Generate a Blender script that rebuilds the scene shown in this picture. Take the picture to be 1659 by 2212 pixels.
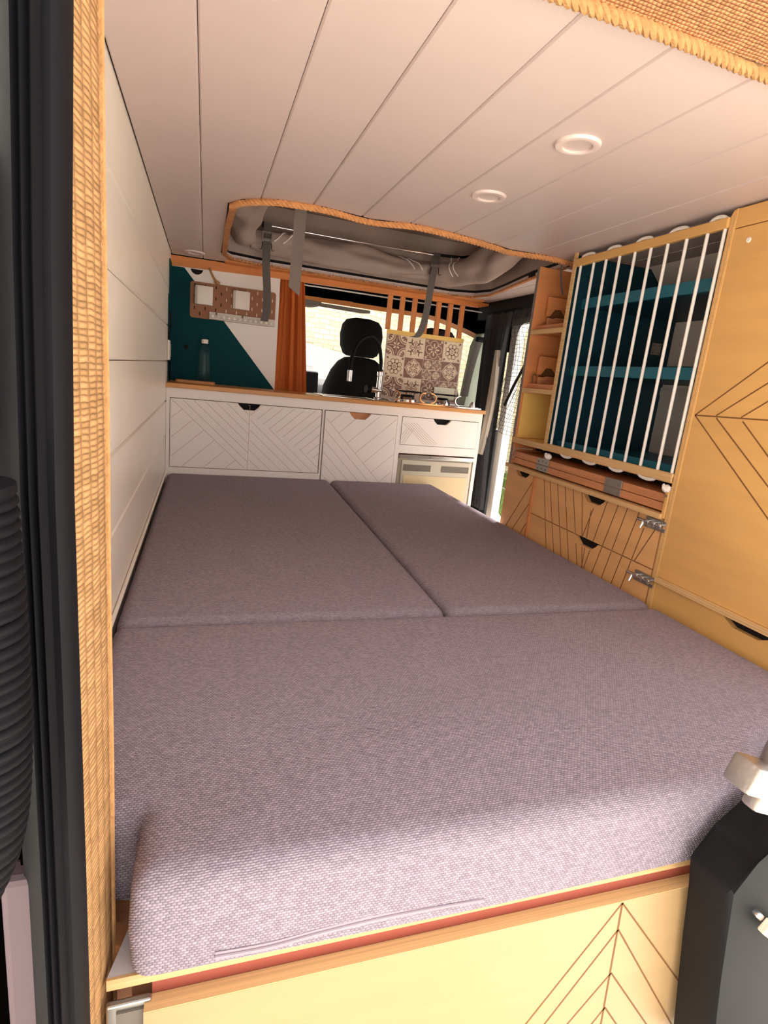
import bpy, bmesh, math, random
from mathutils import Vector, Matrix
random.seed(7)
SC = bpy.context.scene
COL = SC.collection
for o in list(bpy.data.objects): bpy.data.objects.remove(o)

# ------------------------------------------------------------------ camera
def rot(a, b, c):
    cz, sz, cx, sx, cy, sy = math.cos(a), math.sin(a), math.cos(b), math.sin(b), math.cos(c), math.sin(c)
    yaw = Matrix(((cz, -sz, 0), (sz, cz, 0), (0, 0, 1)))
    pit = Matrix(((1, 0, 0), (0, cx, -sx), (0, sx, cx)))
    rol = Matrix(((cy, 0, sy), (0, 1, 0), (-sy, 0, cy)))
    return yaw @ pit @ rol
Mc = rot(-0.32315339, -0.23064064, -0.10173001)
cam_d = bpy.data.cameras.new('camera'); cam = bpy.data.objects.new('camera', cam_d); COL.objects.link(cam)
r_, f_, u_ = Mc.col[0], Mc.col[1], Mc.col[2]
cam.matrix_world = Matrix(((r_[0], u_[0], -f_[0], .16), (r_[1], u_[1], -f_[1], 0), (r_[2], u_[2], -f_[2], 1.15), (0, 0, 0, 1)))
cam_d.sensor_fit = 'HORIZONTAL'; cam_d.sensor_width = 36; cam_d.lens = 1211.72 / 1659 * 36
cam_d.clip_start = .02; cam_d.clip_end = 200
SC.camera = cam

# ------------------------------------------------------------------ light
SC.view_settings.view_transform = 'Standard'; SC.view_settings.look = 'None'
SC.view_settings.gamma = 1; SC.view_settings.use_curve_mapping = False
SC.view_settings.exposure = 0.8
w = bpy.data.worlds.new('sky'); SC.world = w; w.use_nodes = True
bg = w.node_tree.nodes['Background']; bg.inputs[0].default_value = (1.0, .985, .975, 1); bg.inputs[1].default_value = 1.25
sd = bpy.data.lights.new('sun', 'SUN'); sd.energy = 13.0; sd.angle = math.radians(3.0); sd.color = (1, .95, .89)
sun = bpy.data.objects.new('sun', sd); COL.objects.link(sun)
sun.rotation_euler = Vector((-.45, -.45, -.77)).to_track_quat('-Z', 'Y').to_euler()

# ------------------------------------------------------------------ materials
def L(c): return tuple((x / 12.92 if x <= .04045 else ((x + .055) / 1.055) ** 2.4) for x in [v / 255 for v in c])
MAT = {}
def mat(name, col, rough=.6, metal=0., bump=None, var=.06, vscale=6, stretch=(1, 1, 1), spec=.5, **kw):
    m = bpy.data.materials.new(name); m.use_nodes = True; nt = m.node_tree; b = nt.nodes['Principled BSDF']
    b.inputs['Roughness'].default_value = rough; b.inputs['Metallic'].default_value = metal
    b.inputs['Specular IOR Level'].default_value = spec
    c = L(col)
    tc = nt.nodes.new('ShaderNodeTexCoord'); mp = nt.nodes.new('ShaderNodeMapping'); mp.inputs['Scale'].default_value = stretch
    nt.links.new(tc.outputs['Object'], mp.inputs['Vector'])
    nz = nt.nodes.new('ShaderNodeTexNoise'); nz.inputs['Scale'].default_value = vscale; nz.inputs['Detail'].default_value = 5
    nt.links.new(mp.outputs[0], nz.inputs['Vector'])
    rp = nt.nodes.new('ShaderNodeValToRGB')
    rp.color_ramp.elements[0].position = .3; rp.color_ramp.elements[1].position = .7
    rp.color_ramp.elements[0].color = tuple(max(0, x * (1 - var)) for x in c) + (1,)
    rp.color_ramp.elements[1].color = tuple(min(1, x * (1 + var)) for x in c) + (1,)
    nt.links.new(nz.outputs[0], rp.inputs[0]); nt.links.new(rp.outputs[0], b.inputs['Base Color'])
    if bump:
        sc, st = bump
        n2 = nt.nodes.new('ShaderNodeTexNoise'); n2.inputs['Scale'].default_value = sc; n2.inputs['Detail'].default_value = 3
        nt.links.new(mp.outputs[0], n2.inputs['Vector'])
        bp = nt.nodes.new('ShaderNodeBump'); bp.inputs['Strength'].default_value = st; bp.inputs['Distance'].default_value = .002
        nt.links.new(n2.outputs[0], bp.inputs['Height']); nt.links.new(bp.outputs[0], b.inputs['Normal'])
    for k, v in kw.items(): b.inputs[k.replace('_', ' ')].default_value = v
    MAT[name] = m; return m
def weave(name, col, cx, cz, axes='xy', contrast=.35, bumpd=.0012, rough=.95, col2=None, stag=.5):
    """woven cloth: staggered yarn cells in the plane given by axes"""
    m = bpy.data.materials.new(name); m.use_nodes = True; nt = m.node_tree; b = nt.nodes['Principled BSDF']
    b.inputs['Roughness'].default_value = rough; b.inputs['Specular IOR Level'].default_value = .15
    tc = nt.nodes.new('ShaderNodeTexCoord'); sp = nt.nodes.new('ShaderNodeSeparateXYZ'); nt.links.new(tc.outputs['Object'], sp.inputs[0])
    nz0 = nt.nodes.new('ShaderNodeTexNoise'); nz0.inputs['Scale'].default_value = 60; nt.links.new(tc.outputs['Object'], nz0.inputs['Vector'])
    def ma(op, a, bb=None):
        n = nt.nodes.new('ShaderNodeMath'); n.operation = op
        for i, v in enumerate((a, bb)):
            if v is None: continue
            if isinstance(v, (int, float)): n.inputs[i].default_value = v
            else: nt.links.new(v, n.inputs[i])
        return n.outputs[0]
    def axis(a):
        if a == 'w': return ma('ADD', sp.outputs[1], ma('MULTIPLY', sp.outputs[0], 1.2))
        if a == 's': return ma('ADD', sp.outputs[1], sp.outputs[2])
        if a == 'd': return sp.outputs[0]
        return sp.outputs['xyz'.index(a)]
    wob = ma('MULTIPLY', ma('SUBTRACT', nz0.outputs[0], .5), .004)
    U = ma('DIVIDE', ma('ADD', axis(axes[0]), wob), cx); V = ma('DIVIDE', ma('ADD', axis(axes[1]), wob), cz)
    row = ma('FLOOR', V)
    U2 = ma('ADD', U, ma('MULTIPLY', ma('MODULO', row, 2), stag))
    su = ma('ABSOLUTE', ma('SINE', ma('MULTIPLY', U2, math.pi))); sv = ma('ABSOLUTE', ma('SINE', ma('MULTIPLY', V, math.pi)))
    h = ma('POWER', ma('MULTIPLY', su, sv), .6)
    wn = nt.nodes.new('ShaderNodeTexWhiteNoise'); cb = nt.nodes.new('ShaderNodeCombineXYZ')
    nt.links.new(ma('FLOOR', U2), cb.inputs[0]); nt.links.new(row, cb.inputs[1]); nt.links.new(cb.outputs[0], wn.inputs[0])
    val = ma('ADD', ma('MULTIPLY', h, .6), ma('MULTIPLY', wn.outputs[0], .4))
    rp = nt.nodes.new('ShaderNodeValToRGB'); c = L(col); c2 = L(col2) if col2 else c
    rp.color_ramp.elements[0].color = tuple(x * (1 - contrast) for x in c) + (1,)
    rp.color_ramp.elements[1].color = tuple(min(1, x * (1 + contrast)) for x in c2) + (1,)
    nt.links.new(val, rp.inputs[0]); nt.links.new(rp.outputs[0], b.inputs['Base Color'])
    bp = nt.nodes.new('ShaderNodeBump'); bp.inputs['Strength'].default_value = .8; bp.inputs['Distance'].default_value = bumpd
    nt.links.new(h, bp.inputs['Height']); nt.links.new(bp.outputs[0], b.inputs['Normal'])
    MAT[name] = m; return m

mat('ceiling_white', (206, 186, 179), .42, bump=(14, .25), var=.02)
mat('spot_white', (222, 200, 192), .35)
mat('wall_white', (246, 234, 220), .32, bump=(9, .45), var=.02)
mat('kitchen_white', (250, 240, 232), .5, var=.015)
mat('groove_line', (196, 172, 158), .8)
mat('ply_yellow', (216, 166, 98), .5, bump=(40, .15), var=.07, vscale=4, stretch=(1, 1, 6))
mat('ply_front', (180, 146, 102), .5, bump=(40, .15), var=.05, vscale=3, stretch=(1, 6, 8))
mat('ply_peach', (228, 172, 112), .5, bump=(40, .15), var=.07, vscale=4, stretch=(1, 1, 6))
mat('ply_orange', (216, 140, 84), .55, bump=(50, .2), var=.10, vscale=5, stretch=(1, 1, 5))
mat('ply_lit', (252, 206, 112), .55, bump=(50, .2), var=.06, vscale=5)  # lighter plywood copy, daylight glow put into its base colour
mat('ply_edge', (214, 172, 118), .6, var=.22, vscale=2, stretch=(1, 1, 260))
mat('ply_edge_up', (214, 172, 118), .6, var=.15, vscale=2, stretch=(1, 260, 1))
mat('beech', (206, 138, 92), .5, bump=(60, .3), var=.14, vscale=4, stretch=(1, 2, 30))
mat('burnt_groove', (120, 78, 36), .8)
mat('orange_beam', (218, 136, 70), .5, bump=(50, .3), var=.08, vscale=5, stretch=(2, 1, 6))
mat('worktop', (214, 150, 84), .4, var=.07, vscale=5, stretch=(1, 8, 1))
mat('teal', (6, 54, 68), .45, var=.06)
mat('teal_shelf', (22, 100, 118), .45, var=.06)
mat('teal_panel', (4, 64, 70), .7, spec=.15, var=.03)
mat('cord_white', (236, 226, 216), .8, bump=(400, .5), var=.03)
mat('black_rubber', (15, 14, 18), .6, spec=.15, bump=(80, .2), var=.1)
mat('black_plastic', (13, 12, 15), .7, spec=.2, var=.1)
mat('black_cloth', (16, 15, 17), .95, bump=(300, .4), var=.1)
mat('headliner', (5, 4, 4), 1.0, spec=.0, var=.1)
mat('seat_plum', (44, 33, 38), .95, bump=(300, .4), var=.1)
mat('gutter_dark', (4, 3, 3), 1.0, spec=.0)
mat('hole_dark', (12, 9, 8), .9)
mat('chrome', (225, 222, 220), .12, metal=1.)
mat('steel', (190, 185, 180), .3, metal=1.)
mat('zinc', (176, 172, 166), .42, metal=1., bump=(90, .3), var=.15)
mat('alu_cast', (168, 160, 156), .38, metal=.85, bump=(60, .5), var=.12)
mat('foil', (232, 224, 214), .4, metal=.2, bump=(7, .4))
mat('strap_grey', (132, 118, 108), .9, bump=(500, .5), var=.05)
mat('strap_dark', (98, 92, 88), .9, bump=(500, .5), var=.05)
mat('canvas', (164, 144, 134), .85, bump=(25, .5), var=.08)
mat('canvas_piping', (236, 224, 216), .6)
mat('roof_panel', (158, 136, 126), .8, var=.05)
mat('curtain', (200, 106, 44), .9, bump=(200, .4), var=.05)
mat('pegboard', (160, 110, 80), .7, var=.05)
mat('white_plastic', (240, 228, 216), .4, var=.01)
mat('rail_plastic', (216, 204, 190), .3, var=.02)
mat('fridge_grey', (206, 196, 176), .4, var=.02)
mat('fridge_door', (226, 204, 160), .4, var=.02)
mat('fridge_dark', (118, 108, 96), .6)
mat('floor_dark', (90, 80, 72), .7)
mat('white_board', (216, 210, 212), .6, var=.03)
mat('gap_flare_red', (150, 70, 52), .7)  # dark red of the gap, partly lens flare put into the colour
mat('tile_cream', (240, 218, 188), .35, var=.05, vscale=20)
mat('tile_brown', (140, 100, 84), .4, var=.08, vscale=30)
mat('tile_grout', (232, 214, 198), .6)
mat('glass_black', (14, 14, 16), .06)
mat('pillar_grey', (150, 156, 140), .7, var=.1)
mat('van_white', (238, 236, 230), .3)
mat('dash', (24, 24, 26), .7)
mat('sheer_grey', (84, 84, 86), .9, var=.15, vscale=40)
mat('sheer_light', (150, 140, 128), .9, var=.2, vscale=30)
mat('net_black', (34, 36, 36), .8)
mat('bar_pink', (226, 190, 168), .5)
mat('cloth_front', (160, 143, 150), .95)
weave('cushion_cloth', (150, 136, 146), .0052, .0034, 'ds', .42, .0014)
weave('jute_pillar', (152, 112, 72), .021, .0050, 'wz', .34, .002, col2=(180, 138, 94), stag=.0)
weave('jute_ceiling', (176, 116, 76), .006, .0058, 'xy', .42, .003, col2=(206, 144, 100))
mat('rope_orange', (214, 148, 92), .85, bump=(300, .8), var=.15, vscale=60)
mat('rope_gold', (184, 136, 86), .85, bump=(300, .8), var=.15, vscale=60)
def translucent(name, col, alpha):
    m = mat(name, col, .8); b = m.node_tree.nodes['Principled BSDF']; b.inputs['Alpha'].default_value = alpha; return m
translucent('sheer_dark_t', (52, 53, 56), .72)
translucent('sheer_light_t', (206, 198, 184), .85)
m = mat('glass_clear', (250, 250, 250), .03); m.node_tree.nodes['Principled BSDF'].inputs['Alpha'].default_value = .08
m = mat('bottle_clear', (60, 90, 92), .05); m.node_tree.nodes['Principled BSDF'].inputs['Alpha'].default_value = .25
m = mat('frosted', (252, 246, 220), .3); m.node_tree.nodes['Principled BSDF'].inputs['Alpha'].default_value = .88
def stone(name, c1, c2, mortar, sx, rotm, bw=.5, rh=.22):
    m = bpy.data.materials.new(name); m.use_nodes = True; nt = m.node_tree; b = nt.nodes['Principled BSDF']; b.inputs['Roughness'].default_value = .9
    tc = nt.nodes.new('ShaderNodeTexCoord'); mp = nt.nodes.new('ShaderNodeMapping'); mp.inputs['Rotation'].default_value = rotm
    nt.links.new(tc.outputs['Object'], mp.inputs[0])
    nz = nt.nodes.new('ShaderNodeTexNoise'); nz.inputs['Scale'].default_value = 2.5; nt.links.new(mp.outputs[0], nz.inputs[0])
    mx = nt.nodes.new('ShaderNodeMixRGB'); mx.inputs[0].default_value = .12; nt.links.new(mp.outputs[0], mx.inputs[1]); nt.links.new(nz.outputs['Color'], mx.inputs[2])
    br = nt.nodes.new('ShaderNodeTexBrick'); br.inputs['Scale'].default_value = sx; br.inputs['Mortar Size'].default_value = .018
    br.inputs['Brick Width'].default_value = bw; br.inputs['Row Height'].default_value = rh; br.inputs['Bias'].default_value = -.2
    br.inputs['Color1'].default_value = L(c1) + (1,); br.inputs['Color2'].default_value = L(c2) + (1,); br.inputs['Mortar'].default_value = L(mortar) + (1,)
    nt.links.new(mx.outputs[0], br.inputs[0]); nt.links.new(br.outputs[0], b.inputs['Base Color'])
    MAT[name] = m
stone('stone_wall_mat', (236, 226, 200), (220, 206, 172), (190, 176, 146), 3.4, (math.pi / 2, 0, 0))
stone('stone_side_mat', (226, 212, 182), (206, 190, 152), (170, 154, 124), 3.4, (math.pi / 2, 0, math.pi / 2))
stone('paving_mat', (236, 234, 228), (224, 220, 212), (190, 186, 178), 3.0, (0, 0, .3))
mat('grass_mat', (118, 140, 72), .9, bump=(60, 1), var=.4, vscale=8)
mat('pavement_mat', (226, 222, 212), .9, bump=(30, .4), var=.06)

# ------------------------------------------------------------------ helpers
def link(name, me): o = bpy.data.objects.new(name, me); COL.objects.link(o); return o
def obj(name, bm, mats, parent=None, smooth=False):
    if isinstance(mats, str): mats = [mats]
    bmesh.ops.recalc_face_normals(bm, faces=bm.faces[:])
    me = bpy.data.meshes.new(name); bm.to_mesh(me); bm.free()
    for k in mats: me.materials.append(MAT[k])
    if smooth:
        me.polygons.foreach_set('use_smooth', [True] * len(me.polygons))
        me.set_sharp_from_angle(angle=math.radians(42))
    o = link(name, me)
    if parent is not None:
        o.parent = parent
        if parent.type == 'EMPTY': o.location = -Vector(parent.location)
    return o
def tag(o, label, cat, group=None):
    o['label'] = label; o['category'] = cat
    if group: o['group'] = group
    return o
def thing(name, label, cat, loc, group=None):
    o = bpy.data.objects.new(name, None); COL.objects.link(o); o.location = loc; o.empty_display_size = .05
    return tag(o, label, cat, group)
def struct(name, bm, mats, smooth=False):
    o = obj(name, bm, mats, None, smooth); o['kind'] = 'structure'; return o
def B(): return bmesh.new()
def box(bm, x0, x1, y0, y1, z0, z1, mi=0, bev=0., mtx=None):
    vs = [bm.verts.new((x, y, z)) for x in (x0, x1) for y in (y0, y1) for z in (z0, z1)]
    fs = []
    for q in ((0, 1, 3, 2), (4, 6, 7, 5), (0, 4, 5, 1), (2, 3, 7, 6), (0, 2, 6, 4), (1, 5, 7, 3)):
        f = bm.faces.new([vs[i] for i in q]); f.material_index = mi; fs.append(f)
    if mtx is not None: bmesh.ops.transform(bm, matrix=mtx, verts=vs)
    if bev:
        r = bmesh.ops.bevel(bm, geom=list({e for f in fs for e in f.edges}), offset=bev, segments=2, affect='EDGES', profile=.5)
        for f in r['faces']: f.material_index = mi
    return vs
def place(ax, a, b, c):
    return {'x': (c, a, b), 'y': (a, c, b), 'z': (a, b, c)}[ax]
def prism(bm, pts, ax, c0, c1, mi=0, bev=0., seg=2):
    """pts in the plane normal to ax, extruded c0..c1"""
    v0 = [bm.verts.new(place(ax, p[0], p[1], c0)) for p in pts]; v1 = [bm.verts.new(place(ax, p[0], p[1], c1)) for p in pts]
    n = len(pts); fs = [bm.faces.new(v0), bm.faces.new(v1)]
    for i in range(n): fs.append(bm.faces.new((v0[i], v0[(i + 1) % n], v1[(i + 1) % n], v1[i])))
    for f in fs: f.material_index = mi
    if bev:
        r = bmesh.ops.bevel(bm, geom=list({e for f in fs for e in f.edges}), offset=bev, segments=seg, affect='EDGES', profile=.5)
        for f in r['faces']: f.material_index = mi
def strip(bm, p0, p1, wd, ax, c, mi=1, lift=.0004):
    """thin groove line from p0 to p1 on plane ax=c"""
    d = Vector((p1[0] - p0[0], p1[1] - p0[1]))
    if d.length < 1e-4: return
    n = Vector((-d.y, d.x)).normalized() * wd / 2
    q = [(p0[0] + n.x, p0[1] + n.y), (p1[0] + n.x, p1[1] + n.y), (p1[0] - n.x, p1[1] - n.y), (p0[0] - n.x, p0[1] - n.y)]
    prism(bm, q, ax, c - lift, c + lift, mi)
def frames(pts):
    T = []
    for i in range(len(pts)):
        a = pts[max(i - 1, 0)]; b = pts[min(i + 1, len(pts) - 1)]
        T.append((b - a).normalized())
    up = Vector((0, 0, 1)) if abs(T[0].z) < .9 else Vector((1, 0, 0))
    N = [(up - T[0] * up.dot(T[0])).normalized()]
    for i in range(1, len(pts)):
        n = N[-1] - T[i] * N[-1].dot(T[i]); N.append(n.normalized() if n.length > 1e-6 else N[-1])
    return T, N
def tube(bm, pts, r, n=8, mi=0, cap=True, rf=None):
    pts = [Vector(p) for p in pts]; T, N = frames(pts); rings = []
    for i, p in enumerate(pts):
        b = T[i].cross(N[i]); rr = rf(i / (len(pts) - 1)) if rf else r
        rings.append([bm.verts.new(p + (N[i] * math.cos(2 * math.pi * k / n) + b * math.sin(2 * math.pi * k / n)) * rr) for k in range(n)])
    for a, b in zip(rings, rings[1:]):
        for k in range(n):
            f = bm.faces.new((a[k], a[(k + 1) % n], b[(k + 1) % n], b[k])); f.material_index = mi
    if cap:
        for q in (rings[0], rings[-1]): bm.faces.new(q).material_index = mi
def lathe(bm, prof, cx, cy, cz, n=24, ax='z', mi=0, cap=True):
    rings = []
    for r, h in prof:
        ring = []
        for k in range(n):
            a = 2 * math.pi * k / n; u, v = r * math.cos(a), r * math.sin(a)
            p = {'z': (cx + u, cy + v, cz + h), 'x': (cx + h, cy + u, cz + v), 'y': (cx + u, cy + h, cz + v)}[ax]
            ring.append(bm.verts.new(p))
        rings.append(ring)
    for a, b in zip(rings, rings[1:]):
        for k in range(n):
            f = bm.faces.new((a[k], a[(k + 1) % n], b[(k + 1) % n], b[k])); f.material_index = mi
    if cap:
        for q in (rings[0], rings[-1]): bm.faces.new(q).material_index = mi
def interp(P, k=12):
    """Catmull-Rom through points"""
    P = [Vector(p) for p in P]; Q = []
    for i in range(len(P) - 1):
        a = P[max(i - 1, 0)]; b = P[i]; c = P[i + 1]; d = P[min(i + 2, len(P) - 1)]
        for j in range(k):
            t = j / k
            Q.append(.5 * ((2 * b) + (c - a) * t + (2 * a - 5 * b + 4 * c - d) * t * t + (3 * b - a - 3 * c + d) * t ** 3))
    Q.append(P[-1]); return Q
def resample(P, step):
    out = [P[0]]; acc = 0
    for a, b in zip(P, P[1:]):
        l = (b - a).length; t = step - acc
        while t <= l: out.append(a + (b - a) * (t / l)); t += step
        acc = (acc + l) % step
    return out
def rope(bm, P, r, pitch, strands=3, mi=0):
    P = resample(interp(P, 16), r * .5); T, N = frames(P)
    for s in range(strands):
        Q = []
        for i, p in enumerate(P):
            a = 2 * math.pi * (i * r * .5 / pitch + s / strands); b = T[i].cross(N[i])
            Q.append(p + (N[i] * math.cos(a) + b * math.sin(a)) * r * .5)
        tube(bm, Q, r * .54, 7, mi)
def ribbon(bm, P, wdir, wd, th=.0015, mi=0):
    P = [Vector(p) for p in P]; W_ = Vector(wdir).normalized() * wd / 2; T, _ = frames(P); rings = []
    for i, p in enumerate(P):
        n = T[i].cross(W_).normalized() * th / 2
        rings.append([bm.verts.new(p + W_ + n), bm.verts.new(p - W_ + n), bm.verts.new(p - W_ - n), bm.verts.new(p + W_ - n)])
    for a, b in zip(rings, rings[1:]):
        for k in range(4): bm.faces.new((a[k], a[(k + 1) % 4], b[(k + 1) % 4], b[k])).material_index = mi
    for q in (rings[0], rings[-1]): bm.faces.new(q).material_index = mi
def clipline(p, d, test, reach=1.5, st=.002):
    ts = [t * st for t in range(-int(reach / st), int(reach / st)) if test(p[0] + d[0] * t * st, p[1] + d[1] * t * st)]
    if len(ts) < 5: return None
    return ((p[0] + d[0] * ts[0], p[1] + d[1] * ts[0]), (p[0] + d[0] * ts[-1], p[1] + d[1] * ts[-1]))
def notch(u0, u1, z0, z1, a, b, depth, ins=.25):
    """door outline with a trapezoid finger cut-out in its top edge between a and b"""
    k = (b - a) * ins
    return [(u0, z0), (u1, z0), (u1, z1), (b, z1), (b - k * .35, z1 - depth * .45), (b - k, z1 - depth), (a + k, z1 - depth), (a + k * .35, z1 - depth * .45), (a, z1), (u0, z1)]

# ================================================================== OUTSIDE
bm = B(); box(bm, -12, 20, -8, 5.2, -.5, -.45); box(bm, 2.6, 20, 5.2, 16, -.5, -.449)
g = struct('floor_outside', bm, 'pavement_mat')
bm = B()
sv = [bm.verts.new(p) for p in ((-3.1, 5.0, -.44), (3.4, 5.0, -.44), (3.4, 9.14, 1.33), (-3.1, 9.14, 2.30), (-3.1, 5.0, -.5), (3.4, 5.0, -.5), (3.4, 9.14, -.5), (-3.1, 9.14, -.5))]
for q in ((0, 1, 2, 3), (4, 5, 6, 7), (0, 1, 5, 4), (1, 2, 6, 5), (2, 3, 7, 6), (3, 0, 4, 7)): bm.faces.new([sv[i] for i in q])
tag(obj('paved_slope', bm, 'paving_mat'), 'pale cobbled slope rising outside in front of the windscreen', 'pavement')
bm = B(); box(bm, -3.1, 9, 9.2, 9.6, -.5, 5.5)
for i in range(30): box(bm, -3.1 + i * .4, -2.75 + i * .4, 9.15, 9.62, 5.5 - .02 * (i % 3), 5.62)
tag(obj('stone_wall', bm, 'stone_wall_mat'), 'sunlit rough stone wall seen through the windscreen', 'wall')
bm = B(); box(bm, 6.2, 6.6, 3.5, 16, -.5, 5.5)
for i in range(24): box(bm, 6.17, 6.62, 3.5 + i * .5, 3.95 + i * .5, 5.5, 5.6 + .02 * (i % 3))
tag(obj('stone_wall', bm, 'stone_side_mat'), 'bright stone wall seen through the netting at the side door', 'wall')
bm = B(); box(bm, 3.5, 5.0, 5.3, 8.6, -.449, -.44); box(bm, 5.1, 6.1, 5.3, 9.1, -.449, -.30)
for i in range(500):
    x, y = (random.uniform(3.5, 4.9), random.uniform(5.3, 8.5)) if i % 2 else (random.uniform(5.15, 6.0), random.uniform(5.5, 9.0))
    z0 = -.44 if i % 2 else -.30; a = random.uniform(0, 3); h = random.uniform(.05, .12)
    v = [bm.verts.new((x + .02 * math.cos(a), y + .02 * math.sin(a), z0)), bm.verts.new((x - .02 * math.cos(a), y - .02 * math.sin(a), z0)), bm.verts.new((x + .03, y + random.uniform(-.03, .03), z0 + h))]
    bm.faces.new(v)
o = obj('grass', bm, 'grass_mat'); o['kind'] = 'stuff'; tag(o, 'patch of green grass beside the open side door', 'grass')
bm = B(); box(bm, -3.6, -3.2, -2, 9, -.5, 5)
tag(obj('house_wall', bm, 'pavement_mat'), 'pale rough wall outside at the far left edge', 'wall')

# ================================================================== SHELL
bm = B()   # left wall: boards with chamfered joints
zs = [0.45, .655, .815, .965, 1.135, 1.288, 1.442, 1.622]
prism(bm, [(-.02, .0), (-.02, 1.65), (-.04, 1.65), (-.04, 0)], 'y', .60, 3.3, 1)
for a, b in zip(zs, zs[1:]):
    c = .005
    prism(bm, [(-.022, a + .0012), (-c, a + .0012), (0, a + c), (0, b - c), (-c, b - .0012), (-.022, b - .0012)], 'y', .60, 2.93)
box(bm, -.02, 0, .60, 3.3, 0, .44)
struct('wall_left', bm, ['wall_white', 'groove_line'])
bm = B()
tube(bm, [(.005, .62, .658), (.005, 2.64, .658)], .004, 8)
struct('trim_1', bm, 'wall_white', True)

NB = [(.222, 1.893), (.258, 1.826), (.343, 1.765), (.472, 1.750), (.62, 1.780), (.752, 1.742), (.918, 1.766), (1.05, 1.80), (1.114, 1.822), (1.246, 1.808), (1.36, 1.82), (1.385, 1.87), (1.41, 2.17), (1.47, 2.5), (1.495, 2.68)]
FB = [(.222, 2.70), (.25, 2.79), (.385, 2.83), (.8, 2.84), (1.35, 2.85), (1.46, 2.79), (1.495, 2.68)]
def lerp(T, x):
    for (a, b), (c, d) in zip(T, T[1:]):
        if a <= x <= c: return b + (d - b) * (x - a) / (c - a)
CX = [0.002, .138, .2985, .441, .5905, .7335, .880, 1.043, 1.198, 1.345, 1.50, 1.62]
bm = B(); ZC = 1.61
for a, b in zip(CX, CX[1:]):
    c = .0035; xs = [a + .0005, a + c] + [a + (b - a) * k / 8 for k in range(1, 8)] + [b - c, b - .0005]
    for x in (.222, 1.495):
        if a < x < b: xs.append(x)
    xs.sort()
    for x0, x1 in zip(xs, xs[1:]):
        z0 = ZC + (.0035 if x0 < a + .001 else 0); z1 = ZC + (.0035 if x1 > b - .001 else 0)
        if x0 >= .222 - 1e-6 and x1 <= 1.495 + 1e-6: segs = [((.695, .695), (lerp(NB, x0), lerp(NB, x1))), ((lerp(FB, x0), lerp(FB, x1)), (2.93, 2.93))]
        else: segs = [((.695, .695), (2.93, 2.93))]
        for (ya, yb), (yc, yd) in segs:
            lo = [bm.verts.new(p) for p in ((x0, ya, z0), (x1, yb, z1), (x1, yd, z1), (x0, yc, z0))]
            hi = [bm.verts.new((v.co.x, v.co.y, ZC + .014)) for v in lo]
            bm.faces.new(lo); bm.faces.new(hi)
            for i in range(4): bm.faces.new((lo[i], lo[(i + 1) % 4], hi[(i + 1) % 4], hi[i]))
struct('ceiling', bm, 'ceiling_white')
# roof shell above (keeps daylight out)
bm = B(); box(bm, -.10, 1.95, .46, 4.25, 1.93, 1.96); box(bm, -.10, -.045, .60, 3.3, -.2, 1.95)
box(bm, -.04, 1.95, .46, .68, 1.66, 1.68); box(bm, -.04, 1.9, .46, .50, 1.62, 1.95)
box(bm, 1.76, 1.80, .56, 1.96, -.2, 1.95)
box(bm, -.04, 1.80, .70, 1.70, 1.64, 1.66); box(bm, -.04, .19, 1.70, 2.95, 1.64, 1.66); box(bm, 1.52, 1.80, 1.70, 2.95, 1.64, 1.66)
box(bm, 1.74, 1.80, 1.96, 3.3, 1.56, 1.95); box(bm, -.10, 1.80, 3.0, 3.05, 1.63, 1.95)
struct('trim_11', bm, 'black_plastic')
bm = B(); box(bm, -.04, 1.78, .52, 3.2, -.05, 0); struct('floor', bm, 'floor_dark')
bm = B()    # right wall behind the cabinets
for a, b in ((0.9, 1.0), (1.0, 1.143), (1.147, 1.293), (1.297, 1.455)): box(bm, 1.745, 1.757, .56, 1.935, a, b)
prism(bm, [(1.745, 1.458), (1.757, 1.458), (1.60, 1.612), (1.585, 1.612)], 'y', .56, 1.935)
box(bm, 1.745, 1.757, .56, 1.935, 0, .9)
struct('wall_right', bm, 'wall_white')
# side door surround
bm = B()
def rrect(y0, y1, z0, z1, r, n=6):
    P = []
    for cx, cz, a0 in ((y1 - r, z1 - r, 0), (y0 + r, z1 - r, 90), (y0 + r, z0 + r, 180), (y1 - r, z0 + r, 270)):
        for k in range(n + 1):
            a = math.radians(a0 + 90 * k / n); P.append((cx + r * math.cos(a), cz + r * math.sin(a)))
    return P
outer = [(3.0, 1.60), (1.95, 1.60), (1.95, -.05), (3.0, -.05)]
inn = rrect(2.02, 2.72, .02, 1.50, .07)
vo = {}
def ringface(bm, inn, x0, x1, out, mi=0):
    n = len(inn)
    def onb(p):
        cy = (out[0][0] + out[1][0]) / 2; cz = (out[0][1] + out[2][1]) / 2
        dy, dz = p[0] - cy, p[1] - cz
        s = min((abs(out[0][0] - cy) / abs(dy)) if abs(dy) > 1e-6 else 1e9, (abs(out[0][1] - cz) / abs(dz)) if abs(dz) > 1e-6 else 1e9)
        return (cy + dy * s, cz + dz * s)
    A = [[bm.verts.new((x, *p)) for p in inn] for x in (x0, x1)]; O = [[bm.verts.new((x, *onb(p))) for p in inn] for x in (x0, x1)]
    for i in range(n):
        j = (i + 1) % n
        for q in ((A[0][i], A[0][j], O[0][j], O[0][i]), (A[1][i], A[1][j], O[1][j], O[1][i]), (A[0][i], A[0][j], A[1][j], A[1][i])):
            bm.faces.new(q).material_index = mi
ringface(bm, inn, 1.70, 1.745, outer)
struct('door_1', bm, 'van_white')
bm = B(); prism(bm, [(1.62, 1.56), (1.72, 1.52), (1.72, 1.60), (1.62, 1.61)], 'y', 1.95, 3.0)
box(bm, 1.66, 1.70, 2.80, 3.02, -.02, 1.57)
struct('trim_2', bm, 'black_plastic')

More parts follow.
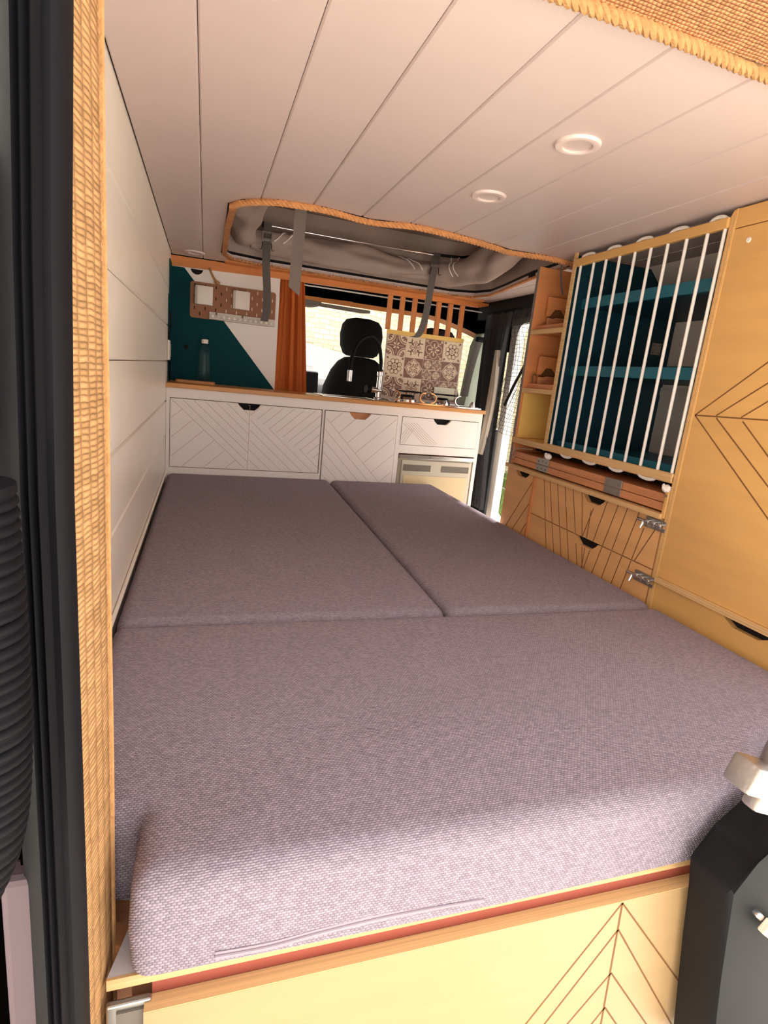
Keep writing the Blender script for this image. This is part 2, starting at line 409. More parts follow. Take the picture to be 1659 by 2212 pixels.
# rear opening trims -------------------------------------------------------
bm = B()
P = [(.0585, .452), (.066, .462), (.0755, .51), (.078, .54), (.072, .57), (.06, .592), (.0, .60), (-.02, .56), (.0, .47), (.04, .45)]
prism(bm, P, 'z', .30, 1.62)
jp = thing('jute_webbing', 'tan woven jute webbing wrapped down the left rear pillar', 'webbing', (.05, .5, .30))
obj('webbing_strip', bm, 'jute_pillar', jp, True)
bm = B(); zz = [.30 + .012 * i for i in range(111)]
tube(bm, [(.0780 + .0003 * math.sin(i * .21), .548, z) for i, z in enumerate(zz)], .0028, 6)
obj('edge_cord', bm, 'rope_gold', jp, True)
bm = B(); random.seed(3)
for i in range(46):
    z = random.uniform(.6, 1.4); p = Vector((.0585, .452, z)); d = Vector((random.uniform(-.006, .002), random.uniform(-.006, .0), random.uniform(-.008, .008)))
    tube(bm, [p, p + d * .5 + Vector((0, 0, .002)), p + d], .0005, 3)
obj('frayed_thread', bm, 'rope_gold', jp)['kind'] = 'stuff'

bm = B()   # rubber seal with ridges
P = [(.0445, .412), (.0475, .409), (.050, .414), (.0525, .409), (.0555, .414), (.058, .409), (.0615, .417), (.066, .416), (.071, .420), (.074, .432), (.072, .445), (.03, .447), (.03, .43)]
rings = [[bm.verts.new((px + dx, py, z)) for px, py in P] for z, dx in ((.30, .001), (.70, .001), (1.05, 0), (1.20, .0025), (1.62, .015))]
for a, b in zip(rings, rings[1:]):
    for k in range(len(P)): bm.faces.new((a[k], a[(k + 1) % len(P)], b[(k + 1) % len(P)], b[k]))
bm.faces.new(rings[0]); bm.faces.new(rings[-1])
tag(obj('rubber_seal', bm, 'black_rubber', None, True), 'long black rubber door seal with ridges beside the jute webbing', 'seal')
bm = B()   # body gutter beyond the seal
box(bm, -.12, .046, .45, .47, .30, 1.262); box(bm, .026, .0445, .44, .455, .30, 1.262)
box(bm, -.15, .03, .425, .45, 1.085, 1.262, bev=.008)
struct('trim_3', bm, 'gutter_dark')
bm = B(); box(bm, -.12, .050, .452, .47, 1.263, 1.80, bev=.003)
struct('trim_13', bm, 'van_white')
bm = B(); box(bm, .014, .043, .425, .45, .45, .735, bev=.006)
obj_b = tag(obj('body_bracket', bm, 'gap_flare_red'), 'dull plum painted body corner below the corrugated hose', 'bracket')
MAT['plum'] = mat('plum', (86, 66, 72), .5); obj_b.data.materials[0] = MAT['plum']
bm = B()   # corrugated hose
HP = resample(interp([(.027, .362, 1.070), (.029, .362, .995), (.029, .360, .904), (.021, .357, .831), (-.008, .352, .768)], 30), .0011)
T, N = frames(HP); rings = []
for i, p in enumerate(HP):
    rr = .0285 + .0032 * (abs(math.sin(math.pi * i * .0011 / .0072)) ** .6)
    if i < 6: rr = .031
    b = T[i].cross(N[i]); rings.append([bm.verts.new(p + (N[i] * math.cos(2 * math.pi * k / 28) + b * math.sin(2 * math.pi * k / 28)) * rr) for k in range(28)])
for a, b in zip(rings, rings[1:]):
    for k in range(28): bm.faces.new((a[k], a[(k + 1) % 28], b[(k + 1) % 28], b[k]))
bm.faces.new(rings[0]); bm.faces.new(rings[-1])
tag(obj('corrugated_hose', bm, 'black_rubber', None, True), 'black corrugated hose hanging at the far left edge', 'hose')

bm = B()   # ceiling jute strip at the rear
box(bm, .10, 1.70, .46, .688, 1.606, 1.622)
struct('trim_4', bm, 'jute_ceiling')
bm = B(); rope(bm, [(.40, .690, 1.604), (.54, .692, 1.604), (.66, .690, 1.602), (.75, .694, 1.603), (.84, .701, 1.604), (.95, .699, 1.604), (1.1, .70, 1.604)], .0095, .034)
tag(obj('rope', bm, 'rope_gold', None, True), 'thick twisted rope along the ceiling edge at top right corner', 'rope')

# right rear pillar trim, latch
bm = B(); prism(bm, [(.803, .566), (.845, .600), (.885, .655), (.93, .672), (1.25, .69), (1.25, .2), (.87, .2), (.835, .42)], 'y', .405, .47, bev=.008)
struct('trim_5', bm, 'black_plastic', True)
lt = thing('door_latch', 'cast metal door latch jutting in at the right edge', 'latch', (.80, .41, .70))
Rm = Matrix.Translation((.815, .405, .730)) @ Matrix.Rotation(math.radians(20), 4, 'Y')
bm = B(); box(bm, -.055, .055, -.018, .018, -.018, .018, bev=.004, mtx=Rm)
obj('latch_arm', bm, 'alu_cast', lt, True)
bm = B(); box(bm, -.012, .075, -.010, .012, -.040, -.014, bev=.005, mtx=Rm); obj('latch_plate', bm, 'bar_pink', lt, True).data.materials[0] = MAT['alu_cast']
bm = B(); lathe(bm, [(.0001, -.026), (.009, -.026), (.0095, -.024), (.0095, .0)], .836, .405, .716, 24, 'y'); lathe(bm, [(.0105, -.022), (.0125, -.024), (.0125, -.018), (.0105, -.018)], .836, .405, .716, 24, 'y', cap=False)
obj('pivot_pin', bm, 'steel', lt, True)
bm = B(); tube(bm, [(.822, .41, .735), (.824, .41, .765), (.832, .41, .795), (.85, .41, .80)], .013, 12, rf=lambda t: .016 - .004 * t); obj('latch_hook', bm, 'alu_cast', lt, True)
bm = B(); lathe(bm, [(.0001, -.006), (.004, -.005), (.0055, -.001), (.0055, .01)], .860, .40, .525, 16, 'y')
tag(obj('bolt_head', bm, 'chrome', None, True), 'small shiny bolt head on the dark trim at lower right', 'bolt')
bm = B(); box(bm, -.03, .04, -.005, .005, -.010, .010, bev=.002, mtx=Matrix.Translation((.885, .39, .500)) @ Matrix.Rotation(math.radians(38), 4, 'Y'))
tag(obj('metal_stay', bm, 'bar_pink'), 'pale flat metal stay below the shiny bolt at lower right', 'stay')

# ================================================================== POP-TOP OPENING
LOOP = []
nb = [p for p in NB]; fbr = [p for p in FB][::-1]
loop2 = nb + fbr[1:] + [(.224, 2.3)]
def off(loop, d):
    cx, cy = .86, 2.3; n = len(loop); out = []
    for i in range(n):
        a = Vector(loop[i - 1]); b = Vector(loop[(i + 1) % n]); t = (b - a).normalized(); nn = Vector((t.y, -t.x))
        out.append((loop[i][0] + nn.x * d, loop[i][1] + nn.y * d))
    return out
def wallring(bm, loop, z0, z1, th=.006, mi=0):
    o1 = off(loop, 0.002); o2 = off(loop, th + .002); n = len(loop)
    for (A, za), (C, zc) in (((o1, z0), (o1, z1)), ((o2, z0), (o2, z1)), ((o1, z0), (o2, z0))):
        va = [bm.verts.new((*p, za)) for p in A]; vc = [bm.verts.new((*p, zc)) for p in C]
        for i in range(n): bm.faces.new((va[i], va[(i + 1) % n], vc[(i + 1) % n], vc[i])).material_index = mi
pt = thing('pop_top_roof', 'folded grey canvas pop-top roof inside the rope edged ceiling opening', 'roof', (.86, 2.3, 1.61))
bm = B(); wallring(bm, loop2, 1.6085, 1.636, .008); obj('rubber_rim', bm, 'black_rubber', pt)
bm = B(); wallring(bm, loop2, 1.636, 1.86, .006); obj('canvas_wall', bm, 'canvas', pt)
bm = B(); box(bm, .15, 1.60, 1.69, 2.93, 1.862, 1.89); obj('roof_panel', bm, 'roof_panel', pt)
def roll(path, rf, seed, nu=60, nv=28, flat=1.0):
    P = resample(interp(path, 30), .012); T, N = frames(P); rnd = random.Random(seed); ph = [rnd.uniform(0, 6.28) for _ in range(8)]
    n = len(P)
    def pt_(i, a, lift=0.):
        t = i / (n - 1); b = T[i].cross(N[i])
        r = rf(t) * (1 + .10 * math.sin(3 * a + 6 * t + ph[0]) + .08 * math.sin(5 * a - 9 * t + ph[1]) + .07 * math.sin(14 * t + ph[2] + 2 * a) + .05 * math.sin(23 * t + 4 * a + ph[3])) + lift
        return P[i] + (N[i] * math.cos(a) * flat + b * math.sin(a)) * r
    return n, pt_
def addroll(bm, n, f, nv=32):
    R = [[bm.verts.new(f(i, 2 * math.pi * k / nv)) for k in range(nv)] for i in range(n)]
    for a, b in zip(R, R[1:]):
        for k in range(nv): bm.faces.new((a[k], a[(k + 1) % nv], b[(k + 1) % nv], b[k]))
    bm.faces.new(R[0]); bm.faces.new(R[-1])
rolls = [([(.36, 1.84, 1.775), (.30, 2.10, 1.755), (.285, 2.45, 1.735), (.30, 2.72, 1.715)], lambda t: .078 - .01 * t, 2, .85),
         ([(.34, 2.76, 1.70), (.55, 2.79, 1.695), (.85, 2.795, 1.690), (1.12, 2.79, 1.688), (1.24, 2.77, 1.70)], lambda t: .038 + .018 * math.sin(math.pi * min(1, t * 1.1)), 5, 1.0),
         ([(1.22, 2.77, 1.695), (1.32, 2.66, 1.685), (1.36, 2.45, 1.70), (1.345, 2.15, 1.745), (1.31, 1.92, 1.785)], lambda t: .055 + .012 * math.sin(math.pi * t), 9, 1.0)]
for ri, (path, rf, sd_, fl) in enumerate(rolls):
    n, f = roll(path, rf, sd_, flat=fl); bm = B(); addroll(bm, n, f); ro = obj('canvas_roll', bm, 'canvas', pt, True)
    spans = {0: [(.20, 1.2, .45, 4.2)], 1: [(.10, 1.5, .28, 4.6), (.86, 1.4, .74, 4.8)], 2: [(.15, 1.0, .06, 4.0), (.88, 1.2, .93, 4.4), (.82, 1.2, .88, 4.4)]}[ri]
    for (t0, a0, t1, a1) in spans:
        bm = B()
        for dd in (0, .012):
            Q = []
            for k in range(22):
                s = k / 21; i = int(min(n - 1, max(0, (t0 + dd * 4 + (t1 - t0) * s) * (n - 1)))); fr = (t0 + dd * 4 + (t1 - t0) * s) * (n - 1) - i
                p = f(i, -(a0 + (a1 - a0) * s) + math.pi, .0015); q = f(min(i + 1, n - 1), -(a0 + (a1 - a0) * s) + math.pi, .0015); Q.append(p.lerp(q, max(0, min(1, fr))))
            tube(bm, Q, .0030, 6)
        obj('piping', bm, 'canvas_piping', ro, True)
bm = B(); tube(bm, [(.40, 2.72, 1.752), (.8, 2.72, 1.750), (1.21, 2.72, 1.756)], .006, 10); obj('support_bar', bm, 'chrome', pt, True)
bm = B(); tube(bm, [(1.21, 2.72, 1.756), (1.32, 2.69, 1.757), (1.42, 2.58, 1.765)], .006, 10); lathe(bm, [(.012, -.02), (.012, .02)], .40, 2.72, 1.752, 10, 'x'); obj('bar_joint', bm, 'black_plastic', pt, True)
# rope round the opening
near = [(.226, 2.30, 1.603), (.222, 1.95, 1.603)] + [(x, y, 1.603) for x, y in NB[:11]]
bm = B(); rope(bm, [(x, y - .003, z) for x, y, z in near[2:]] + [(1.42, 1.815, 1.602), (1.50, 1.81, 1.60)], .0100, .040)
tag(obj('rope', bm, 'rope_orange', None, True), 'wavy orange twisted rope along the near edge of the ceiling opening', 'rope')
bm = B()
def band(bm, pts, wd, z0, z1):
    for a, b in zip(pts, pts[1:]):
        a, b = Vector(a), Vector(b); t = (b - a).normalized(); n = Vector((t.y, -t.x)) * wd / 2; a2 = a - t * .003; b2 = b + t * .003
        q = [a2 + n, b2 + n, b2 - n, a2 - n]; prism(bm, [(p.x, p.y) for p in q], 'z', z0, z1)
band(bm, [(.228, 1.895), (.222, 2.2), (.224, 2.5), (.226, 2.70), (.254, 2.79), (.385, 2.832)], .020, 1.600, 1.6095)
band(bm, [(.385, 2.832), (.8, 2.842), (1.35, 2.852), (1.46, 2.795), (1.493, 2.68), (1.468, 2.5), (1.41, 2.17), (1.388, 1.90)], .014, 1.602, 1.6095)
tag(obj('jute_binding', bm, 'jute_ceiling'), 'flat jute binding along left and far edges of the ceiling opening', 'binding')
# straps
bm = B(); ribbon(bm, [(.455, 2.0, 1.85), (.452, 2.05, 1.75), (.452, 2.08, 1.60), (.449, 2.09, 1.45), (.448, 2.09, 1.415)], (1, 0, 0), .040)
v = [v for v in bm.verts if v.co.z < 1.42]
for q in v: q.co.z += -.012 if q.co.x > .448 else .016
tag(obj('strap', bm, 'strap_grey'), 'widest plain grey strap with slanted end hanging before the orange curtain', 'strap')
def bstrap(name, label, top, pts, w_, bz):
    t = thing(name, label, 'strap', top, 'buckled roof straps')
    bm = B(); ribbon(bm, interp(pts, 8), (1, 0, 0), w_); obj('webbing', bm, 'strap_dark', t)
    x, y, z = bz; bm = B()
    box(bm, x - w_ / 2 - .005, x - w_ / 2, y - .012, y + .004, z - .022, z + .022, bev=.001); box(bm, x + w_ / 2, x + w_ / 2 + .005, y - .012, y + .004, z - .022, z + .022, bev=.001)
    box(bm, x - w_ / 2, x + w_ / 2, y - .012, y - .006, z - .018, z - .006, bev=.001); box(bm, x - w_ / 2, x + w_ / 2, y - .010, y - .004, z + .014, z + .022)
    bk = obj('buckle', bm, 'steel', t)
    for s in (-1, 1):
        bm = B(); tube(bm, [(x + s * w_ / 2 * 1.1, y - .008, z - .02), (x + s * w_ / 2 * 1.2, y - .010, z - .045), (x + s * w_ / 2 * 1.35, y - .012, z - .055), (x + s * w_ / 2 * 1.9, y - .012, z - .052)], .0016, 6)
        obj('wire_hook', bm, 'black_plastic', bk, True)
bstrap('strap', 'grey strap with metal buckle hanging over the brown pegboard', (.41, 2.72, 1.75), [(.405, 2.71, 1.762), (.402, 2.70, 1.70), (.403, 2.70, 1.60), (.414, 2.71, 1.48), (.416, 2.71, 1.40), (.408, 2.715, 1.352)], .034, (.402, 2.70, 1.700))
bstrap('strap', 'grey strap with metal buckle curling in front of the wooden slats', (1.2, 2.70, 1.75), [(1.205, 2.71, 1.762), (1.190, 2.69, 1.71), (1.182, 2.69, 1.62), (1.178, 2.70, 1.50), (1.165, 2.70, 1.42), (1.145, 2.70, 1.375), (1.120, 2.705, 1.365)], .034, (1.190, 2.695, 1.715))
bm = B(); ribbon(bm, interp([(1.335, 1.84, 1.60), (1.338, 1.84, 1.57), (1.348, 1.845, 1.54), (1.372, 1.86, 1.507)], 8), (.9, -.3, .2), .006)
tag(obj('strap', bm, 'strap_dark'), 'thin dark strap dangling into the top compartment of the narrow shelves', 'strap')

# ceiling lights
def spot(x, y, label):
    t = thing('ceiling_spotlight', label, 'light', (x, y, 1.61), 'recessed ceiling spotlights')
    bm = B(); lathe(bm, [(.028, 1.612), (.028, 1.6045), (.030, 1.6035), (.040, 1.605), (.0425, 1.6085), (.0425, 1.612)], x, y, 0, 40, cap=False); obj('trim_ring', bm, 'spot_white', t, True)
    bm = B(); lathe(bm, [(.0001, 1.6085), (.0285, 1.6085), (.0285, 1.612)], x, y, 0, 32, cap=False); obj('lens', bm, 'ceiling_white', t)
spot(.809, 1.027, 'round white ceiling spotlight nearest the rear, above the striped rack')
spot(.808, 1.380, 'round white ceiling spotlight between the rear one and the ceiling opening')
spot(.105, 2.80, 'round white ceiling spotlight in the far left corner above the pegboard')

# ================================================================== BED
bb = thing('bed_platform', 'yellow plywood bed base with chevron grooved front under the grey cushions', 'bed', (.6, 1.5, 0))
bm = B(); prism(bm, [(.078, .502), (1.285, .502), (1.285, 2.64), (.02, 2.64), (.02, .62), (.105, .60)], 'z', .506, .519); obj('platform', bm, 'white_board', bb)
bm = B(); box(bm, .078, 1.0, .4990, .502, .5055, .5195); obj('platform_edge', bm, 'ply_edge', bb)
bm = B(); prism(bm, [(.04, .60), (.10, .56), (.10, .54), (.04, .56)], 'z', .47, .51, 0); box(bm, .10, 1.27, .52, .54, .05, .505); box(bm, .02, 1.27, 2.5, 2.6, .0, .505); box(bm, .02, .10, .62, 2.5, 0, .505); box(bm, 1.2, 1.28, .55, 2.5, 0, .505)
obj('underframe', bm, 'beech', bb)
bm = B(); box(bm, .115, .90, .482, .500, .05, .487)
S = 1.0435
def fp(p): return (.16 + (p[0] - .16) * S, 1.15 + (p[1] - 1.15) * S)
X0, Z0 = fp((.699, .535)); X1, Z1 = fp((.713, .302)); Z0 = min(Z0, .486)
yf = .482
def ext(a, b, k): return (a[0] + (b[0] - a[0]) * k, a[1] + (b[1] - a[1]) * k)
strip(bm, (X0, .486), ext((X0, Z0), (X1, Z1), 1.6), .003, 'y', yf)
for a, b in (((.699, .535), (.585, .345)), ((.703, .469), (.616, .335)), ((.709, .393), (.655, .322)), ((.699, .535), (.878, .294)), ((.703, .469), (.849, .256)), ((.709, .393), (.797, .274)), ((.713, .33), (.69, .296)), ((.713, .33), (.77, .25))):
    a, b = fp(a), fp(b); dz = .486 / a[1] if a[1] > .486 else 1
    if a[1] > .486: a = (a[0], .486)
    strip(bm, a, ext(a, b, 1.5), .0025, 'y', yf)
obj('front_panel', bm, ['ply_front', 'burnt_groove'], bb)
bm = B(); box(bm, .115, .90, .4822, .500, .4871, .4885)
obj('panel_edge', bm, 'ply_edge_up', bb)
bm = B(); box(bm, .122, .92, .5005, .5195, .470, .505); obj('gap_fill', bm, 'gap_flare_red', bb)  # fills the shaded gap below the platform, red partly painted lens flare
bm = B(); box(bm, .078, .122, .492, .50, .40, .492, bev=.002); box(bm, .088, .116, .4895, .493, .40, .484, 1); box(bm, .090, .114, .4885, .4905, .455, .458, 0)
obj('lock_plate', bm, ['steel', 'fridge_dark'], bb)

def round2d(poly, rad, n=6):
    out = []; N = len(poly)
    for i, p in enumerate(poly):
        p = Vector(p); a = Vector(poly[i - 1]) - p; b = Vector(poly[(i + 1) % N]) - p
        r = min(rad[i] if isinstance(rad, list) else rad, a.length * .48, b.length * .48); a.normalize(); b.normalize()
        for k in range(n + 1):      # quadratic arc through the corner
            t = k / n; q = (p + a * r) * (1 - t) ** 2 + p * 2 * t * (1 - t) + (p + b * r) * t * t; out.append((q.x, q.y))
    return out
def inset(poly, d):
    out = []; N = len(poly)
    for i in range(N):
        p = Vector(poly[i]); e0 = (p - Vector(poly[i - 1])).normalized(); e1 = (Vector(poly[(i + 1) % N]) - p).normalized()
        n0 = Vector((-e0.y, e0.x)); n1 = Vector((-e1.y, e1.x)); m = (n0 + n1).normalized(); out.append(p + m * d / max(.5, m.dot(n0)))
    return out
def cushion(name, poly, label, group, z0=.5215, z1=.652, rt=.024, rb=.014, rad=.03):
    """padded block: rounded plan outline (counter-clockwise), rolled top and bottom edges, slightly bulging sides"""
    bm = B(); N0 = len(poly); rl = rad if isinstance(rad, list) else [rad] * N0; prof = []
    refl = [(Vector(poly[i]) - Vector(poly[i - 1])).cross(Vector(poly[(i + 1) % N0]) - Vector(poly[i])) < 0 for i in range(N0)]
    ring = lambda d: round2d([(q.x, q.y) for q in inset(poly, d)], [max(.0015, r + d if f else r - d) for r, f in zip(rl, refl)])
    P = ring(0)
    for k in range(6): a = math.pi / 2 * k / 5; prof.append((rb * (1 - math.sin(a)), z0 + rb * (1 - math.cos(a))))
    prof += [(-.0025, z0 + (z1 - z0) * .42)]
    for k in range(8): a = math.pi / 2 * k / 7; prof.append((rt * (1 - math.cos(a)), z1 - rt + rt * math.sin(a)))
    R_ = [[bm.verts.new((q.x, q.y, z)) for q in map(Vector, ring(d))] for d, z in prof]
    for a, b in zip(R_, R_[1:]):
        for k in range(len(P)): bm.faces.new((a[k], a[(k + 1) % len(P)], b[(k + 1) % len(P)], b[k]))
    bm.faces.new(R_[0][::-1]); bm.faces.new(R_[-1])
    return tag(obj(name, bm, 'cushion_cloth', None, True), label, 'cushion', group)
G = 'grey bed cushions'
c1 = cushion('bed_cushion', [(.008, 1.0825), (.700, 1.0825), (.744, 2.652), (.010, 2.652)], 'long grey fabric bed cushion along the white left wall', G)
c2 = cushion('bed_cushion', [(.704, 1.0825), (1.288, 1.0825), (1.292, 2.646), (.750, 2.646)], 'long grey fabric bed cushion beside the wooden drawers', G)
c3 = cushion('bed_cushion', [(.006, .585), (.102, .585), (.100, .486), (.50, .482), (.962, .488), (1.01, .56), (1.288, .60), (1.288, 1.0785), (.006, 1.0785)], 'wide grey fabric cushion across the front of the bed, with a zip', G, rt=.030, rad=[.02, .012, .025, .05, .05, .05, .03, .02, .02])
bm = B()
zp = interp([(.185, .4830, .543), (.24, .4832, .541), (.30, .4828, .546), (.37, .4824, .549), (.44, .4822, .548), (.50, .4822, .545)], 10)
ribbon(bm, zp, (0, .1, 1), .009, .0012); tube(bm, [p + Vector((0, -.0012, 0)) for p in zp], .0016, 6)
obj('zip', bm, 'cloth_front', c3, True)

# ================================================================== KITCHEN
kc = thing('kitchen_cabinet', 'cream white kitchen cabinet with herringbone doors under the wooden worktop', 'cabinet', (.77, 2.8, 0))
YK = 2.66; ZT = 1.026
bm = B()
# face frame pieces
def ff(a, b, c, d): box(bm, a, b, YK - .001, YK + .018, c, d)
ff(.001, .016, .0, ZT); ff(.016, 1.535, .984, ZT); ff(.016, .695, .40, .676); ff(.703, .7055, .0, .984); ff(.695, .7045, 0, .984)
ff(1.0735, 1.096, 0, .984); ff(1.517, 1.535, 0, .984); ff(1.096, 1.517, .800, .842); ff(.016, 1.517, 0, .40)
box(bm, 1.52, 1.535, YK + .018, 2.94, 0, ZT); box(bm, .001, 1.52, 2.925, 2.94, 0, ZT); box(bm, .001, .016, YK + .018, 2.925, 0, ZT)
obj('face_frame', bm, 'kitchen_white', kc)
bm = B(); box(bm, .017, 1.51, YK + .060, YK + .07, .40, ZT - .01); obj('cabinet_inside', bm, 'beech', kc)
def kdoor(name, x0, x1, z0, z1, ha, hb, hd, lines, mat_='kitchen_white', hmat='hole_dark'):
    bm = B(); prism(bm, notch(x0, x1, z0, z1, ha, hb, hd), 'y', YK - .003, YK + .015)
    for a, b in lines: strip(bm, a, b, .0016, 'y', YK - .003, 1)
    d = obj(name, bm, [mat_, 'groove_line'], kc)
    bm = B(); box(bm, ha - .01, hb + .01, YK + .0155, YK + .02, z1 - hd - .012, z1 + .0)
    obj('finger_hole', bm, hmat, d)
def inr(x0, x1, z0, z1, extra=lambda x, z: True): return lambda x, z: x0 <= x <= x1 and z0 <= z <= z1 and extra(x, z)
s2 = math.sqrt(.5); LN = []
xa, xb, za, zb = .022, .358, .682, .978
D1 = lambda x, z: z - (.978 - (x - .022) * .91)      # main diagonal of the left half
for k in range(0, 9):
    s = clipline((.022 + k * .047, .978), (.74, -.673), inr(xa, xb, za, zb));  s and LN.append(s)
for k in range(-2, 9):
    s = clipline((.06 + k * .047, .93 - k * .043), (-.74, -.673), inr(xa, xb, za, zb, lambda x, z: D1(x, z) < -.002)); s and LN.append(s)
LN.append(((.358, .977), (.358, .682)))
xa, xb = .362, .696
D2 = lambda x, z: z - (.70 + (x - .362) * .30)
D3 = lambda x, z: z - (.93 - (x - .362) * .60)
for k in range(-8, 9):
    s = clipline((.45 + k * .05, .83), (.74, .673), inr(xa, xb, za, zb, lambda x, z: D3(x, z) > 0)); s and LN.append(s)
    s = clipline((.45 + k * .05, .83), (.74, -.673), inr(xa, xb, za, zb, lambda x, z: D3(x, z) < 0)); s and LN.append(s)
kdoor('door', .0185, .690, .679, .981, .305, .405, .028, LN)
LN = []; xa, xb, za, zb = .712, 1.068, .42, .978
LN.append(((.715, .945), (1.03, .62)))
for k in range(0, 12):
    s = clipline((.735 + k * .045, .925 - k * .0464), (.74, .673), inr(xa, xb, za, zb, lambda x, z: z > .945 - (x - .715) * 1.032)); s and LN.append(s)
for k in range(1, 9):
    s = clipline((.715, .945 - k * .055), (.74, -.763), inr(xa, xb, za, zb)); s and LN.append(s)
kdoor('door', .7085, 1.071, .40, .981, .825, .935, .030, LN, hmat='beech')
LN = []; xa, xb, za, zb = 1.103, 1.51, .850, .978
for k in range(0, 6):
    s = clipline((1.11 + k * .035, .945 - k * .016), (.78, -.62), inr(xa, 1.30, za, .955)); s and LN.append(s)
for k in range(0, 4):
    s = clipline((1.12 + k * .02, .92 + k * .012), (-.5, -.866), inr(xa, 1.2, za, .93)); s and LN.append(s)
kdoor('drawer', 1.0985, 1.5145, .8445, .981, 1.262, 1.362, .026, LN)
bm = B(); box(bm, -.001 + .0, 1.540, 2.640, 2.945, 1.027, 1.046, bev=.002)
wt = tag(obj('worktop', bm, 'worktop'), 'orange toned wooden worktop over the white kitchen cabinet', 'worktop')
fr = thing('fridge', 'small cream built-in fridge at the right end of the kitchen cabinet', 'fridge', (1.3, 2.8, .4))
bm = B(); box(bm, 1.100, 1.514, YK + .004, YK + .05, .405, .785, bev=.003); obj('body', bm, 'fridge_grey', fr)
bm = B(); box(bm, 1.100, 1.514, YK - .006, YK + .01, .775, .794, bev=.002); box(bm, 1.27, 1.34, YK - .009, YK - .005, .780, .790)
obj('top_bar', bm, ['steel'], fr)
bm = B(); box(bm, 1.115, 1.500, YK - .010, YK + .004, .41, .768, bev=.004); d = obj('door', bm, 'fridge_grey', fr)
bm = B(); box(bm, 1.13, 1.485, YK - .0125, YK - .009, .42, .690, bev=.001); obj('door_panel', bm, 'fridge_door', d)
bm = B(); box(bm, 1.125, 1.275, YK - .012, YK - .0095, .713, .745, bev=.001); box(bm, 1.335, 1.49, YK - .012, YK - .0095, .713, .745, bev=.001); obj('grip_recess', bm, 'fridge_dark', d)
# sink
sk = thing('sink', 'stainless steel sink set in the worktop behind the left drawer', 'sink', (.80, 2.8, 1.046))
bm = B(); ringpts = [(.69, 2.675), (.925, 2.675), (.925, 2.90), (.69, 2.90)]
for a in ((.690, .702, 2.672, 2.905), (.965, .977, 2.672, 2.905), (.702, .965, 2.672, 2.684), (.702, .965, 2.893, 2.905)): box(bm, a[0], a[1], a[2], a[3], 1.0462, 1.050, bev=.001)
obj('rim', bm, 'chrome', sk)
bm = B(); box(bm, .704, .963, 2.686, 2.891, 1.0465, 1.0475); lathe(bm, [(.018, 0), (.016, .001), (.0001, .001)], .81, 2.79, 1.0475, 20); obj('basin', bm, 'steel', sk)
fc = thing('kitchen_faucet', 'chrome mixer tap with arched black hose and spray head', 'tap', (1.02, 2.86, 1.046))
fx, fy = 1.022, 2.865
bm = B(); lathe(bm, [(.024, 0), (.024, .008), (.015, .012), (.015, .12), (.017, .122), (.017, .140), (.012, .145)], fx, fy, 1.0465, 24); obj('body', bm, 'chrome', fc, True)
bm = B(); tube(bm, [(fx + .01, fy, 1.092), (fx - .050, fy - .012, 1.094)], .014, 16); lv = obj('lever', bm, 'chrome', fc, True)
bm = B(); tube(bm, [(fx - .050, fy - .012, 1.094), (fx - .074, fy - .018, 1.095)], .020, 18); tube(bm, [(fx - .06, fy - .015, 1.105), (fx - .02, fy - .018, 1.165)], .004, 8); obj('lever_cap', bm, 'black_rubber', lv, True)
bm = B(); tube(bm, interp([(fx, fy, 1.185), (fx - .004, fy - .002, 1.25), (fx - .03, fy - .02, 1.325), (fx - .085, fy - .05, 1.352), (fx - .15, fy - .085, 1.315), (fx - .18, fy - .10, 1.24), (fx - .186, fy - .105, 1.175)], 10), .0095, 12); obj('spout_hose', bm, 'black_rubber', fc, True)
bm = B(); tube(bm, [(fx - .186, fy - .105, 1.178), (fx - .187, fy - .106, 1.125)], .013, 20); obj('spray_head', bm, 'chrome', fc, True)
# hob
hb = thing('gas_hob', 'black glass gas hob with chrome rings in front of the patterned tiles', 'hob', (1.3, 2.8, 1.046))
bm = B(); box(bm, 1.060, 1.525, 2.672, 2.90, 1.0465, 1.052, bev=.001); obj('glass_plate', bm, 'glass_black', hb)
bm = B()
for a in ((1.055, 1.530, 2.668, 2.673), (1.055, 1.530, 2.899, 2.904), (1.055, 1.060, 2.668, 2.904), (1.525, 1.530, 2.668, 2.904)): box(bm, a[0], a[1], a[2], a[3], 1.0465, 1.0535)
obj('rim', bm, 'chrome', hb)
for bx, by, rr in ((1.145, 2.755, 1.0), (1.345, 2.765, .82)):
    bm = B(); lathe(bm, [(.050 * rr, 0), (.048 * rr, .012), (.040 * rr, .018), (.036 * rr, .024)], bx, by, 1.052, 28); br = obj('burner', bm, 'chrome', hb, True)
    bm = B(); lathe(bm, [(.034 * rr, .0245), (.036 * rr, .029), (.031 * rr, .035), (.0001, .036)], bx, by, 1.052, 28); obj('burner_cap', bm, 'black_rubber', br, True)
for bx, by in ((1.145, 2.755), (1.345, 2.765)):
    for s in (-1, 1):
        bm = B(); P = [(bx + s * .085, by + .0 + .035 * math.sin(t) * 1.0, 1.070 + .018 * math.cos(t)) for t in [k * .35 for k in range(-8, 9)]]
        P = [(bx + s * (.080 - .026 * math.cos(t)), by - .04, 1.080 + .024 * math.sin(t)) for t in [k * .3 - 1.6 for k in range(12)]]
        ribbon(bm, P, (0, 1, 0), .008, .005); tube(bm, [(bx + s * .080, by - .04, 1.104), (bx + s * .080, by + .05, 1.104)], .0035, 6); obj('pan_support', bm, 'chrome', hb, True)
    bm = B()
    for s in (-1, 1): tube(bm, [(bx + s * .02, by + .02, 1.103), (bx + s * .08, by + .02, 1.103)], .004, 6)
    tube(bm, [(bx - .02, by + .055, 1.103), (bx + .08, by + .055, 1.103)], .004, 6)
    obj('grate_bar', bm, 'black_rubber', hb, True)
